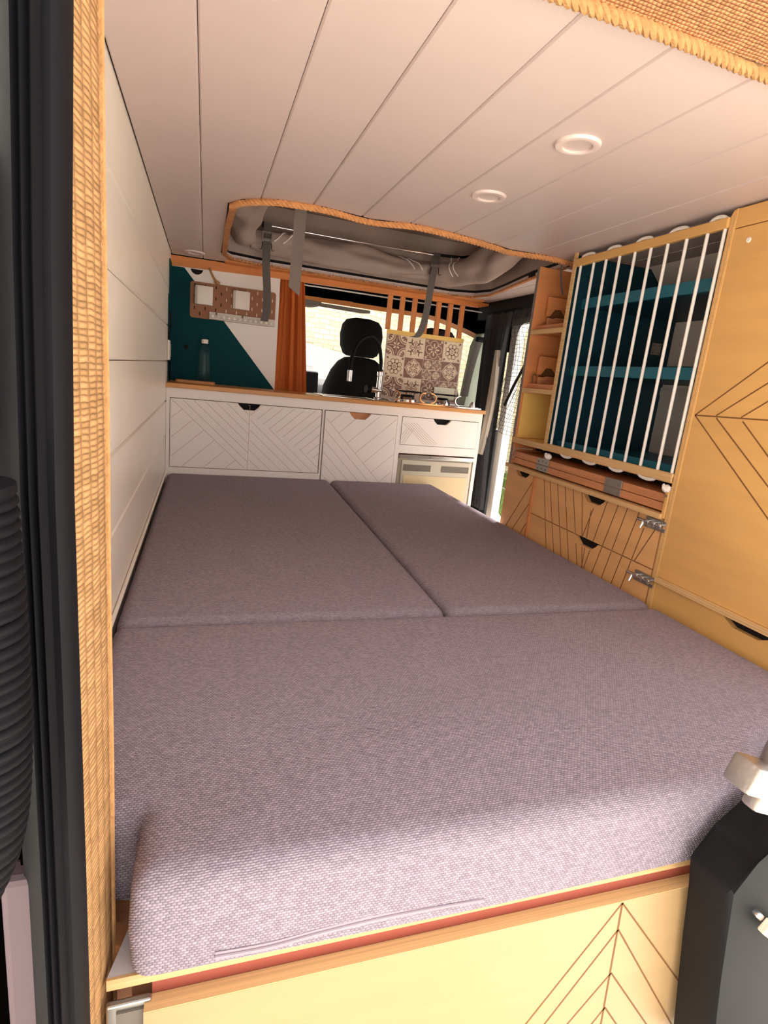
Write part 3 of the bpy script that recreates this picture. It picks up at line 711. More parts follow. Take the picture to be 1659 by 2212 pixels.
bm = B(); lathe(bm, [(.016, 0), (.015, .012), (.012, .022), (.0001, .023)], 1.487, 2.70, 1.053, 20); box(bm, 1.484, 1.490, 2.686, 2.714, 1.073, 1.082, bev=.001); obj('knob', bm, 'chrome', hb, True)
bm = B(); prism(bm, rrect(1.475, 1.525, 2.69, 2.73, .015), 'z', 1.0525, 1.056); obj('knob_plate', bm, 'steel', hb)
# tiled splashback ----------------------------------------------------------
tp = thing('tiled_splashback', 'splashback board of brown and cream patterned tiles behind the hob', 'splashback', (1.28, 2.935, 1.046))
TX0, TX1, TZ0, TZ1, TY = 1.062, 1.490, 1.053, 1.385, 2.930
bm = B(); box(bm, TX0 - .002, TX1 + .006, TY, TY + .012, TZ0 - .006, TZ1); board = obj('board', bm, 'tile_grout', tp)
bm = B(); box(bm, TX0 - .002, TX1 + .006, TY - .003, TY + .015, TZ1 + .0005, TZ1 + .022); obj('top_rail', bm, 'ply_lit', tp)
def disc(bm, cx, cz, r0, r1, a0=0, a1=2 * math.pi, mi=0, c=TY - .0022, n=20, rect=None):
    P0, P1 = [], []
    for k in range(n + 1):
        a = a0 + (a1 - a0) * k / n
        P0.append(bm.verts.new((cx + r0 * math.cos(a), c, cz + r0 * math.sin(a)))); P1.append(bm.verts.new((cx + r1 * math.cos(a), c, cz + r1 * math.sin(a))))
    for k in range(n): bm.faces.new((P0[k], P0[k + 1], P1[k + 1], P1[k])).material_index = mi
def petal(bm, cx, cz, a, r0, r1, w_, mi, c):
    u = Vector((math.cos(a), math.sin(a))); n = Vector((-u.y, u.x)); m_ = (r0 + r1) * .55
    pts = [u * r0, u * (r0 + (m_ - r0) * .5) + n * w_ * .7, u * m_ + n * w_, u * (m_ + (r1 - m_) * .7) + n * w_ * .6, u * r1, u * (m_ + (r1 - m_) * .7) - n * w_ * .6, u * m_ - n * w_, u * (r0 + (m_ - r0) * .5) - n * w_ * .7]
    bm.faces.new([bm.verts.new((cx + p.x, c, cz + p.y)) for p in pts]).material_index = mi
def tile(bm, kind, x, z, s):
    """material 0 cream, 1 brown"""
    g_ = .0015; base = 1 if kind in (0, 2, 3) else 0; fg = 1 - base; c1_, c2_, c3_ = TY - .0018, TY - .0024, TY - .0030
    box(bm, x + g_, x + s - g_, TY - .0014, TY - .0002, z + g_, z + s - g_, base); cx, cz = x + s / 2, z + s / 2; h = s / 2 - g_; pi = math.pi
    if kind == 0:     # quarter circles in the corners
        for i, (sx, sz, a0) in enumerate(((-1, -1, 0), (1, -1, pi / 2), (1, 1, pi), (-1, 1, 1.5 * pi))):
            disc(bm, cx + sx * h, cz + sz * h, .0, h * .86, a0, a0 + pi / 2, fg, c1_, 10); disc(bm, cx + sx * h, cz + sz * h, h * .68, h * .78, a0, a0 + pi / 2, base, c2_, 10)
            for k in range(3): petal(bm, cx + sx * h, cz + sz * h, a0 + pi / 12 + k * pi / 6 + pi / 12, h * .12, h * .58, h * .09, base, c2_)
        for k in range(4): petal(bm, cx, cz, k * pi / 2, h * .05, h * .8, h * .03, fg, c1_); petal(bm, cx, cz, k * pi / 2 + pi / 4, h * .08, h * .42, h * .10, fg, c1_)
    elif kind == 1:   # scrolls
        for k in range(4):
            a = k * pi / 2
            for s_ in (-1, 1):
                px, pz = cx + h * .62 * math.cos(a + s_ * .42), cz + h * .62 * math.sin(a + s_ * .42)
                disc(bm, px, pz, h * .14, h * .21, a + s_ * .6, a + s_ * .6 + s_ * 4.6, 1, c1_, 14)
            a += pi / 4
            disc(bm, cx + h * .95 * math.cos(a), cz + h * .95 * math.sin(a), h * .22, h * .30, a + pi - 1.4, a + pi + 1.4, 1, c1_, 12)
            petal(bm, cx, cz, a, h * .15, h * .62, h * .07, 1, c1_); petal(bm, cx, cz, a + pi / 4, h * .1, h * .45, h * .05, 1, c1_)
        disc(bm, cx, cz, h * .06, h * .14, 0, 2 * pi, 1, c2_)
    elif kind == 2:   # quatrefoil with eight petals
        for k in range(4):
            a = k * pi / 2
            disc(bm, cx + h * .46 * math.cos(a), cz + h * .46 * math.sin(a), h * .40, h * .46, a - 1.9, a + 1.9, 0, c1_, 16)
        for k in range(8): petal(bm, cx, cz, k * pi / 4, h * .12, h * (.66 if k % 2 == 0 else .46), h * .085, 0, c1_)
        for sx in (-1, 1):
            for sz in (-1, 1): disc(bm, cx + sx * h * .82, cz + sz * h * .82, h * .05, h * .13, 0, 2 * pi, 0, c1_, 10); petal(bm, cx + sx * h * .8, cz + sz * h * .8, math.atan2(-sz, -sx), h * .15, h * .34, h * .06, 0, c1_)
    elif kind == 3:   # eight pointed star
        for R, fgm, c in ((1.0, 0, c1_), (.90, 1, c2_), (.82, 0, c2_ - .0003)):
            pts = []
            for k in range(16):
                a = k * pi / 8; r = h * R * (.98 if k % 4 == 0 else (.78 if k % 2 else .92 * .9)); pts.append(bm.verts.new((cx + r * math.cos(a), c, cz + r * math.sin(a))))
            bm.faces.new(pts).material_index = fgm
        for k in range(4): petal(bm, cx, cz, k * pi / 2 + pi / 4, h * .08, h * .66, h * .14, 1, c3_); petal(bm, cx, cz, k * pi / 2, h * .16, h * .5, h * .06, 1, c3_)
        for k in range(4): petal(bm, cx, cz, k * pi / 2 + pi / 4, h * .2, h * .5, h * .06, 0, c3_ - .0003)
        disc(bm, cx, cz, 0, h * .1, 0, 2 * pi, 0, c3_ - .0004, 10)
    elif kind == 4:   # ring of rings
        for k in range(8):
            a = k * pi / 4 + pi / 8
            disc(bm, cx + h * .56 * math.cos(a), cz + h * .56 * math.sin(a), h * .19, h * .25, 0, 2 * pi, 1, c1_, 14)
            petal(bm, cx, cz, a + pi / 8, h * .22, h * .44, h * .07, 1, c1_)
        disc(bm, cx, cz, h * .10, h * .17, 0, 2 * pi, 1, c1_, 12)
        for sx in (-1, 1):
            for sz in (-1, 1): petal(bm, cx + sx * h * .96, cz + sz * h * .96, math.atan2(-sz, -sx), h * .05, h * .34, h * .11, 1, c1_)
TS = (TX1 - TX0) / 4; rows = [(TZ1 - TS, [0, 1, 2, 4]), (TZ1 - 2 * TS, [4, 3, 5, 3]), (TZ1 - 3 * TS, [0, 1, 2, 5])]
bm = B()
for z, ks in rows:
    for i, k in enumerate(ks):
        if k == 5:
            for a in (0, 1):
                for b in (0, 1): tile(bm, 3 if (a + b) % 2 else 0, TX0 + i * TS + a * TS / 2, z + b * TS / 2, TS / 2)
        else: tile(bm, k, TX0 + i * TS, z, TS)
obj('patterned_tiles', bm, ['tile_cream', 'tile_brown'], board)
bm = B(); box(bm, 1.352, 1.475, 2.915, 2.920, 1.078, 1.140, bev=.001)
tag(obj('translucent_pane', bm, 'frosted'), 'small pale translucent pane standing behind the hob, against the tiles', 'pane')

# header beam, slats, partition, curtain -------------------------------------
bm = B(); prism(bm, [(0, 1.560), (.5, 1.573), (1.05, 1.578), (1.56, 1.580), (1.56, 1.606), (0, 1.606)], 'y', 2.932, 2.956); box(bm, .235, 1.56, 2.862, 2.934, 1.601, 1.6092); prism(bm, [(1.56, 1.606), (1.66, 1.606), (1.56, 1.578)], 'y', 2.932, 2.956)
struct('trim_6', bm, 'orange_beam')
for i in range(7):
    x = 1.052 + i * (1.462 - 1.052) / 6; bm = B(); box(bm, x, x + .021, 2.936, 2.958, 1.408, 1.5775)
    box(bm, x + .0212, x + .0222, 2.9362, 2.958, 1.408, 1.5775)
    if i == 0:
        sc = thing('slatted_screen', 'row of seven upright orange wooden slats above the tiled splashback', 'screen', (1.26, 2.94, 1.408))
    obj('slat', bm, 'orange_beam', sc)
pn = thing('partition_panel', 'cream and dark teal diagonal panel behind the left end of the worktop', 'panel', (.25, 2.935, 1.046))
bm = B(); prism(bm, [(.001, 1.0465), (.495, 1.0465), (.495, 1.5725), (.001, 1.5595)], 'y', 2.932, 2.944); obj('panel', bm, 'kitchen_white', pn)
bm = B(); prism(bm, [(.001, 1.0468), (.492, 1.0468), (.058, 1.5585), (.001, 1.5585)], 'y', 2.9305, 2.932); tl = obj('teal_area', bm, 'teal_panel', pn)
bm = B(); lathe(bm, [(.0001, -.0012), (.0115, -.0012), (.0115, 0)], .071, 2.9305, 1.208, 20, 'y'); obj('cable_hole', bm, 'hole_dark', tl)
bm = B(); P = [(.085, 1.5585)] + [(.1125 + .0275 * math.cos(math.pi + t), 1.562 + .026 * math.sin(math.pi + t)) for t in [k * math.pi / 10 for k in range(1, 10)]] + [(.140, 1.5585)]
prism(bm, P, 'y', 2.930, 2.932); obj('round_cutout', bm, 'hole_dark', pn)
bm = B(); box(bm, .0, .004, 2.80, 2.93, 1.047, 1.57); box(bm, .0, .0015, 2.75, 2.80, 1.047, 1.42)
struct('trim_7', bm, 'teal_panel')
bm = B(); box(bm, .001, .010, 2.70, 2.79, 1.14, 1.225, bev=.003)
sw = tag(obj('wall_socket', bm, 'white_plastic'), 'white wall socket low on left wall beside the teal corner', 'socket')
bm = B(); box(bm, .010, .0125, 2.715, 2.775, 1.155, 1.21, bev=.001); obj('socket_insert', bm, 'rail_plastic', sw)
bm = B()
tube(bm, [(.008, 2.72, 1.345), (.012, 2.72, 1.335), (.012, 2.73, 1.29), (.006, 2.74, 1.25), (.007, 2.80, 1.12), (.006, 2.80, 1.06)], .004, 8)
tag(obj('black_cable', bm, 'black_rubber', None, True), 'black cable hooked on the left wall near the pegboard', 'cable')
pb = thing('pegboard', 'brown pegboard with slots above the soap bottle', 'pegboard', (.28, 2.93, 1.345))
bm = B(); prism(bm, rrect(.085, .478, 1.345, 1.505, .012), 'y', 2.924, 2.929)
for r in range(5):
    for c in range(16):
        x = .105 + c * .0238; z = 1.490 - r * .050 - (.025 if c % 2 else 0)
        if z < 1.352: continue
        prism(bm, rrect(x - .0022, x + .0022, z - .0075, z + .0075, .002, 2), 'y', 2.9235, 2.9238, 1 if (c > 5 and z > 1.38) else 2)
obj('board', bm, ['pegboard', 'tile_grout', 'hole_dark'], pb)
def cup(x0, x1, z0, z1, label):
    bm = B(); P = rrect(x0, x1, 0, .035, .010); 
    t = thing('peg_container', label, 'container', ((x0 + x1) / 2, 2.92, z0), 'white containers on the pegboard')
    Q = [(x0, 2.922), (x1, 2.922), (x1, 2.896), (x1 - .012, 2.886), (x0 + .012, 2.884), (x0, 2.894)]
    prism(bm, Q, 'z', z0, z1 - .003, 0, .002); obj('cup', bm, 'white_plastic', t, True)
    bm = B(); box(bm, x0 + .006, x1 - .006, 2.892, 2.918, z1 - .0028, z1 - .0022); obj('opening', bm, 'rail_plastic', t)
cup(.106, .186, 1.405, 1.490, 'white plastic container hooked on the pegboard near the teal corner')
cup(.276, .354, 1.405, 1.490, 'white plastic container hooked mid pegboard, beside the buckled strap')
rl = thing('hook_rail', 'pale plastic rail of small knobs below the pegboard', 'rail', (.32, 2.92, 1.34))
bm = B(); box(bm, .172, .478, 2.914, 2.922, 1.346, 1.379, bev=.001); box(bm, .172, .478, 2.908, 2.914, 1.346, 1.352, bev=.001); obj('rail_body', bm, 'rail_plastic', rl)
for i in range(12):
    x = .186 + i * .0248; bm = B(); lathe(bm, [(.006, 0), (.0075, -.006), (.0075, -.010), (.0001, -.013)], x, 2.914, 1.360, 12, 'y'); obj('hook', bm, 'white_plastic', rl, True)
for cx_ in (.20, .32):
    bm = B(); box(bm, cx_, cx_ + .008, 2.910, 2.9138, 1.368, 1.3785); obj('clip', bm, 'fridge_dark', rl)
bm = B(); rope(bm, [(.168, 2.926, 1.572), (.18, 2.922, 1.545), (.196, 2.918, 1.520), (.205, 2.917, 1.505)], .0055, .02)
for i in range(14):
    a = i * .45; tube(bm, [(.203, 2.917, 1.513), (.203 + .014 * math.cos(a), 2.912, 1.510 + .010 * math.sin(a))], .0016, 5)
lathe(bm, [(.0001, -.010), (.008, -.006), (.009, 0), (.008, .006), (.0001, .010)], .203, 2.916, 1.512, 12)
tag(obj('rope', bm, 'rope_gold', None, True), 'short knotted rope end hanging over the pegboard', 'rope')
# bottle on board
bm = B(); prism(bm, rrect(.03, .205, 2.80, 2.925, .012), 'z', 1.0465, 1.058, 0, .001)
tag(obj('wooden_board', bm, 'worktop'), 'small wooden board lying on worktop below the bottle', 'board')
bt = thing('dish_soap_bottle', 'clear bottle with white cap before the teal panel', 'bottle', (.155, 2.87, 1.058))
bm = B(); lathe(bm, [(.028, 0), (.031, .005), (.031, .055), (.027, .09), (.029, .12), (.026, .145), (.014, .165), (.012, .172)], .155, 2.87, 1.0585, 24); obj('body', bm, 'bottle_clear', bt, True)
bm = B(); lathe(bm, [(.016, .172), (.016, .190), (.010, .192)], .155, 2.87, 1.0585, 20); obj('cap', bm, 'white_plastic', bt, True)
# curtain
def foldsheet(bm, x0, x1, y, zt, zb, nf, amp, nx=70, nz=24, topx=None, mi=0):
    V = []
    for j in range(nz + 1):
        t = j / nz; row = []
        for i in range(nx + 1):
            s = i / nx; xx0 = x0 + (topx[0] - x0) * (1 - t) if topx else x0; xx1 = x1 + (topx[1] - x1) * (1 - t) if topx else x1
            x = xx0 + (xx1 - xx0) * s; yy = y + amp * math.sin(2 * math.pi * nf * s + .6 * t) + amp * .4 * math.sin(2 * math.pi * nf * 2.3 * s + 2 * t)
            row.append(bm.verts.new((x, yy, zt + (zb - zt) * t)))
        V.append(row)
    for a, b in zip(V, V[1:]):
        for i in range(nx): bm.faces.new((a[i], a[i + 1], b[i + 1], b[i])).material_index = mi
bm = B(); foldsheet(bm, .500, .665, 2.968, 1.585, 1.03, 3.5, .012, topx=(.500, .62)); foldsheet(bm, .500, .665, 2.970, 1.585, 1.03, 3.5, .012, topx=(.500, .62))
ct = tag(obj('curtain', bm, 'curtain', None, True), 'orange cloth curtain drawn back between partition and windscreen view', 'curtain')
bm = B(); tube(bm, [(.0, 3.04, 1.577), (.8, 3.04, 1.577), (1.70, 3.04, 1.572)], .004, 8)
tag(obj('curtain_rod', bm, 'van_white', None, True), 'thin white curtain rod behind the orange header beam', 'rod')

# ================================================================== CAB
bm = B()
prism(bm, [(2.98, 1.618), (2.98, 1.66), (4.22, 1.72), (4.22, 1.672)], 'x', -.10, 1.95)
struct('ceiling_cab', bm, 'headliner')
hd = [(-.1, 4.18, 1.665), (.82, 4.20, 1.660), (1.42, 4.12, 1.645), (1.66, 3.9, 1.61), (1.76, 3.5, 1.51), (1.80, 3.2, 1.42), (1.81, 3.0, 1.36)]
bm = B(); Q = interp(hd, 8); rings = []
for p in Q: rings.append([bm.verts.new(p + Vector(d)) for d in ((0, 0, .016), (0, .01, -.016), (.012, .03, -.016), (.012, .03, .016))])
for a, b in zip(rings, rings[1:]):
    for k in range(4): bm.faces.new((a[k], a[(k + 1) % 4], b[(k + 1) % 4], b[k]))
struct('trim_8', bm, 'orange_beam')
bm = B(); rings = []
for p in Q[12:]: rings.append([bm.verts.new(p + Vector(d)) for d in ((0, 0, .012), (.05, .02, .012), (.06, .02, .30), (-.02, -.02, .30))])
for a, b in zip(rings, rings[1:]):
    for k in range(4): bm.faces.new((a[k], a[(k + 1) % 4], b[(k + 1) % 4], b[k]))
struct('trim_9', bm, 'headliner')
bm = B(); box(bm, -.1, 1.95, 3.15, 4.9, -.1, -.05); box(bm, 1.85, 1.90, 3.1, 4.7, -.1, .92); box(bm, -.12, -.07, 3.3, 4.7, -.1, .92)
struct('trim_12', bm, 'dash')
ds = thing('dashboard', 'black dashboard below the windscreen', 'dashboard', (.85, 4.3, .6))
bm = B(); prism(bm, [(4.0, .3), (4.0, .98), (4.08, 1.08), (4.3, 1.11), (4.75, 1.09), (4.75, .3)], 'x', -.05, 1.85, 0, .02); obj('fascia', bm, 'dash', ds, True)
bm = B(); prism(bm, [(3.99, 1.0), (4.02, 1.16), (4.25, 1.20), (4.3, 1.10)], 'x', .2, .92, 0, .015); obj('instrument_hood', bm, 'dash', ds, True)
bm = B()
for a, b in zip(Q[:24], Q[1:25]):
    lo = [(a.x, a.y + .55, 1.10), (b.x, b.y + .55, 1.10)]; v = [bm.verts.new((a.x, a.y + .03, a.z)), bm.verts.new((b.x, b.y + .03, b.z)), bm.verts.new(lo[1]), bm.verts.new(lo[0])]; bm.faces.new(v)
struct('window_1', bm, 'glass_clear')
bm = B(); prism(bm, [(.78, 1.628), (1.28, 1.62), (1.28, 1.600), (1.22, 1.594), (.84, 1.604), (.78, 1.612)], 'y', 4.11, 4.13, 0, .003)
tag(obj('sun_visor', bm, 'strap_grey', None, True), 'grey sun visor folded up under the windscreen header', 'visor')
bm = B(); prism(bm, [(.70, 1.640), (.92, 1.628), (.90, 1.598), (.84, 1.585), (.79, 1.588), (.72, 1.600)], 'y', 4.08, 4.13, 0, .006); mr = obj('rear_view_mirror', bm, 'strap_grey', None, True)
tag(mr, 'rear view mirror and sensor at the top of the windscreen', 'mirror')
bm = B(); box(bm, .745, .775, 4.04, 4.07, 1.560, 1.585, bev=.004); obj('sensor', bm, 'black_plastic', mr)

def lofted(bm, secs, n=28, pw=3.0, tilt=0):
    """secs: (z, cx, cy, halfwidth, halfdepth) superellipse sections"""
    R = []
    for z, cx, cy, hw, hd_ in secs:
        R.append([bm.verts.new((cx + hw * math.copysign(abs(math.cos(a)) ** (2 / pw), math.cos(a)), cy + hd_ * math.copysign(abs(math.sin(a)) ** (2 / pw), math.sin(a)), z)) for a in [2 * math.pi * k / n for k in range(n)]])
    for a, b in zip(R, R[1:]):
        for k in range(n): bm.faces.new((a[k], a[(k + 1) % n], b[(k + 1) % n], b[k]))
    bm.faces.new(R[0]); bm.faces.new(R[-1])
def seat(cx, cy, label, cloth, hw=.235):
    t = thing('cab_seat', label, 'seat', (cx, cy, 0), 'cab seats')
    bm = B(); lofted(bm, [(.30, cx, cy + .02, hw, .07), (.60, cx, cy + .02, hw, .085), (.95, cx, cy + .01, hw - .005, .085), (1.08, cx, cy, hw - .02, .08), (1.18, cx, cy, hw - .06, .07), (1.235, cx, cy, hw - .10, .06), (1.262, cx, cy, hw - .14, .045), (1.27, cx, cy, .03, .02)]); obj('backrest', bm, cloth, t, True)
    bm = B(); lofted(bm, [(1.272, cx, cy, .085, .035), (1.285, cx, cy, .108, .05), (1.33, cx, cy, .128, .055), (1.40, cx, cy, .134, .058), (1.455, cx, cy, .124, .055), (1.485, cx, cy, .10, .045), (1.498, cx, cy, .05, .02)], pw=2.8); obj('headrest', bm, cloth, t, True)
    for s in (-.06, .06):
        bm = B(); tube(bm, [(cx + s, cy, 1.24), (cx + s, cy, 1.30)], .006, 8); obj('headrest_post', bm, 'steel', t, True)
    bm = B(); lofted(bm, [(.05, cx, cy + .26, hw, .16), (.30, cx, cy + .26, hw, .17), (.42, cx, cy + .26, hw, .18), (.46, cx, cy + .26, hw - .04, .14)]); obj('seat_base', bm, cloth, t, True)
seat(1.070, 3.50, 'black cab seat with headrest seen behind the mixer tap', 'black_cloth')
seat(1.565, 3.50, 'dark plum cab seat partly hidden behind slats and tiled splashback', 'seat_plum', .225)
# belt and B pillar
bm = B(); prism(bm, [(1.640, -.05), (1.86, -.05), (1.86, 1.50), (1.700, 1.47), (1.672, 1.40), (1.640, 1.0)], 'y', 3.13, 3.22, 0, .01)
struct('trim_10', bm, 'pillar_grey')
sb = thing('seat_belt', 'dark seat belt with anchor beside the plum cab seat', 'belt', (1.75, 3.1, 1.43))
bm = B(); ribbon(bm, interp([(1.672, 3.09, 1.425), (1.655, 3.09, 1.35), (1.634, 3.09, 1.22), (1.622, 3.09, 1.10)], 6), (1, 0, 0), .040); obj('belt_webbing', bm, 'strap_dark', sb)
bm = B(); box(bm, 1.650, 1.705, 3.08, 3.11, 1.415, 1.445, bev=.008); obj('anchor', bm, 'black_plastic', sb)

# ================================================================== NETTING AT SIDE DOOR
nt_ = thing('mosquito_net', 'black net curtain gathered at the open side door', 'net', (1.65, 2.5, 1.56))
def netp(u, v):       # u 0..1 front to back, v 0..1 top to bottom
    y = 2.74 - .66 * u - .05 * math.sin(v * 3) * (1 - u); z = 1.548 - .62 * v - .06 * v * (u - .5)
    if v > .45: y += (v - .45) * .35 * (1 - u)
    x = 1.655 + .012 * math.sin(u * 26 + 3 * v) + .006 * math.sin(u * 51 + 5 * v)
    return Vector((x, y, z))
bm = B(); NU, NV = 32, 30
for i in range(NU + 1): tube(bm, [netp(i / NU + .006 * math.sin(j * .9 + i), j / 30) for j in range(31)], .0011, 3, cap=False)
for j in range(NV + 1): tube(bm, [netp(i / 50, min(1, j / NV + .004 * math.sin(i * .8 + j))) for i in range(51)], .0011, 3, cap=False)
obj('net_mesh', bm, 'net_black', nt_)
def ysheet(bm, y0t, y1t, y0b, y1b, zt, zb, x, nf, amp, mid=None, nx=60, nz=20):
    V = []
    for j in range(nz + 1):
        t = j / nz; row = []
        for i in range(nx + 1):
            s = i / nx; a = y0t + (y0b - y0t) * t; b = y1t + (y1b - y1t) * t
            if mid: c = math.sin(math.pi * t) * mid; b += c
            row.append(bm.verts.new((x + amp * math.sin(2 * math.pi * nf * s + t) + amp * .5 * math.sin(9 * s * nf + 3 * t), a + (b - a) * s, zt + (zb - zt) * t)))
        V.append(row)
    for a, b in zip(V, V[1:]):
        for i in range(nx): bm.faces.new((a[i], a[i + 1], b[i + 1], b[i]))
bm = B(); ysheet(bm, 2.98, 2.70, 2.86, 2.72, 1.555, .50, 1.645, 7, .010, mid=.05); obj('gathered_cloth', bm, 'sheer_dark_t', nt_, True)
bm = B(); ysheet(bm, 2.98, 2.0, 2.98, 2.0, 1.560, 1.478, 1.64, 14, .006); obj('net_header', bm, 'sheer_dark_t', nt_, True)
bm = B(); ysheet(bm, 2.80, 2.76, 2.86, 2.79, 1.36, .80, 1.632, 3, .010, mid=-.04); obj('light_fold', bm, 'sheer_light_t', nt_, True)
bm = B(); ribbon(bm, interp([(1.64, 2.42, 1.42), (1.645, 2.50, 1.30), (1.65, 2.58, 1.20), (1.65, 2.66, 1.08)], 8), (0, 1, .5), .022); obj('tie_band', bm, 'black_cloth', nt_)

# ================================================================== RIGHT CABINETS
XF = 1.30; XB = 1.742
# --- rack cabinet
rc = thing('plate_rack_cabinet', 'teal lined open cabinet with white cord bars, right of narrow shelves', 'cabinet', (1.5, 1.4, .965))
bm = B(); prism(bm, [(XF + .002, .975), (XB, .975), (XB, 1.46), (1.60, 1.603), (XF + .002, 1.603)], 'y', 1.6985, 1.7045); fb = obj('side_board', bm, 'teal', rc)
bm = B(); box(bm, XF - .004, XF + .002, 1.6985, 1.713, .965, 1.612); obj('board_edge', bm, 'ply_edge', fb)
bm = B(); box(bm, XF + .016, XB, 1.1215, 1.126, .985, 1.60); obj('side_board', bm, 'teal', rc)
bm = B(); box(bm, XF - .004, XB, 1.121, 1.6985, .966, .983); obj('bottom_board', bm, 'ply_edge', rc)
bm = B(); box(bm, XF + .01, XB, 1.1265, 1.6980, .9835, .986); obj('bottom_lining', bm, 'teal_shelf', rc)
for z0 in (1.448, 1.232):
    bm = B(); box(bm, XF + .055, XB, 1.1265, 1.6980, z0, z0 + .012); s = obj('shelf', bm, 'teal', rc)
    bm = B(); box(bm, XF + .043, XF + .055, 1.1265, 1.6980, z0 - .006, z0 + .026, bev=.001); obj('shelf_lip', bm, 'teal_shelf', s)
bm = B(); box(bm, XF + .040, XF + .050, 1.1265, 1.698, .987, 1.005); obj('bottom_lip', bm, 'teal_shelf', rc)
bm = B(); box(bm, XB - .003, XB, 1.1265, 1.6980, .988, 1.222); box(bm, XB - .006, XB - .003, 1.1265, 1.698, 1.195, 1.222); box(bm, XB - .005, XB - .003, 1.1265, 1.698, 1.05, 1.056); obj('back_panel', bm, 'foil', rc)
bm = B(); box(bm, 1.66, 1.70, 1.6975, 1.6984, 1.33, 1.37, bev=.0003)
for a in (1.667, 1.693):
    for b in (1.337, 1.363): lathe(bm, [(.003, 0), (.003, -.0009), (.0001, -.0012)], a, 1.6975, b, 10, 'y', 1)
obj('corner_plate', bm, ['zinc', 'fridge_dark'], rc)
bm = B(); box(bm, XF - .008, XF + .008, 1.121, 1.6975, 1.566, 1.590, bev=.003); tr = obj('top_rail', bm, 'ply_yellow', rc)
bm = B(); box(bm, XF - .008, XF + .008, 1.121, 1.6975, .968, .991, bev=.002); br = obj('bottom_rail', bm, 'ply_edge', rc)
RY = [1.674, 1.608, 1.550, 1.490, 1.427, 1.366, 1.306, 1.244, 1.181, 1.1315]
bm = B()
for y in RY: tube(bm, [(XF, y, .985), (XF, y, 1.573)], .0043, 10)
for i in range(0, 9, 2):   # loops over the top rail
    a, b = RY[i], RY[i + 1]; m_ = (a + b) / 2
    tube(bm, interp([(XF, a, 1.586), (XF, a - .010, 1.5935), (XF, m_, 1.5965), (XF, b + .010, 1.5935), (XF, b, 1.586)], 5), .0055, 8)
for i in range(1, 9, 2):   # and under the bottom rail
    a, b = RY[i], RY[i + 1]; m_ = (a + b) / 2
    tube(bm, interp([(XF, a, .971), (XF, a - .010, .9645), (XF, m_, .9615), (XF, b + .010, .9645), (XF, b, .971)], 5), .0055, 8)
obj('laced_cord', bm, 'cord_white', rc, True)
for y, z in ((1.672, .948), (1.133, .950)):
    bm = B(); lathe(bm, [(.0001, -.012), (.008, -.009), (.0115, 0), (.008, .009), (.0001, .012)], XF - .004, y, z, 14, 'y'); tube(bm, interp([(XF - .013, y - .008, z - .006), (XF - .017, y, z + .004), (XF - .010, y + .006, z + .010)], 5), .003, 6)
    if y > 1.5:
        for k in range(4): tube(bm, [(XF - .004, y + .008, z), (XF - .006, y + .024, z + .008 - .006 * k)], .0006, 4)
    obj('cord_knot', bm, 'cord_white', rc, True)
# --- narrow shelves
ns = thing('narrow_shelf_unit', 'narrow orange plywood shelf unit left of the teal rack', 'shelf', (1.5, 1.82, .97))
bm = B(); prism(bm, [(XF, .88), (XB, .88), (XB, 1.46), (1.60, 1.60), (XF, 1.60)], 'y', 1.918, 1.932); obj('side_board', bm, 'ply_orange', ns)
bm = B(); box(bm, XF - .002, XF - .0003, 1.918, 1.932, .88, 1.6); obj('board_edge', bm, 'strap_grey', ns)
bm = B(); prism(bm, [(XF + .003, .985), (XB, .985), (XB, 1.46), (1.60, 1.60), (XF + .003, 1.60)], 'y', 1.705, 1.712); obj('inner_board', bm, 'ply_orange', ns)
for z0, m_ in ((1.368, 'ply_orange'), (1.160, 'ply_orange')):
    bm = B(); box(bm, XF + .014, XB, 1.7125, 1.9175, z0, z0 + .012); s = obj('shelf', bm, m_, ns)
    bm = B(); box(bm, XF - .001, XF + .013, 1.7135, 1.9175, z0 - .004, z0 + .012); obj('shelf_edge', bm, 'ply_edge', s)
    bm = B(); box(bm, XF + .02, XF + .032, 1.7125, 1.9175, z0 + .0125, z0 + .030); obj('shelf_lip', bm, 'beech', s)
bm = B(); box(bm, XF + .01, XB, 1.7125, 1.9175, .968, .984); s = obj('shelf', bm, 'ply_lit', ns)
bm = B(); box(bm, XF - .003, XF + .0095, 1.7135, 1.932, .966, .986); obj('shelf_edge', bm, 'ply_edge', s)
bm = B(); box(bm, XF + .01, XB, 1.9165, 1.9178, .9865, 1.155); obj('lit_lining', bm, 'ply_lit', ns)  # thin lighter sheet, paints daylight onto the lowest compartment's board
for z0, lb in ((1.381, 'in the top compartment'), (1.173, 'in the middle compartment')):
    t = thing('wooden_holder', 'orange plywood holder with a trapezoid cut-out ' + lb + ' of the narrow shelves', 'holder', (1.4, 1.90, z0), 'plywood holders in the narrow shelves')
    x0, x1 = 1.338, 1.47
    bm = B(); h = z0 + .030
    prism(bm, [(x0, h + .022), (x0 + .012, h + .022), (x0 + .028, h + .048), (x0 + .060, h + .050), (x0 + .078, h + .030), (x1, h + .030), (x1, h + .088), (x0, h + .088)], 'y', 1.884, 1.896, 0, .001); obj('upper_piece', bm, 'ply_orange', t)
    bm = B(); prism(bm, [(x0, z0 + .0005), (x1, z0 + .0005), (x1, h + .020), (x0 + .03, h + .018), (x0 + .02, h + .012), (x0, h + .014)], 'y', 1.872, 1.886, 0, .001); obj('lower_piece', bm, 'beech', t)
    bm = B(); box(bm, x0 + .02, x1 - .01, 1.905, 1.912, h + .01, h + .06); obj('cutout_shade', bm, 'burnt_groove', t)  # dark block standing in for the shade inside the cut-out
bm = B(); tube(bm, interp([(1.322, 1.89, 1.192), (1.320, 1.89, 1.215), (1.326, 1.89, 1.225), (1.334, 1.89, 1.218)], 6), .003, 8)
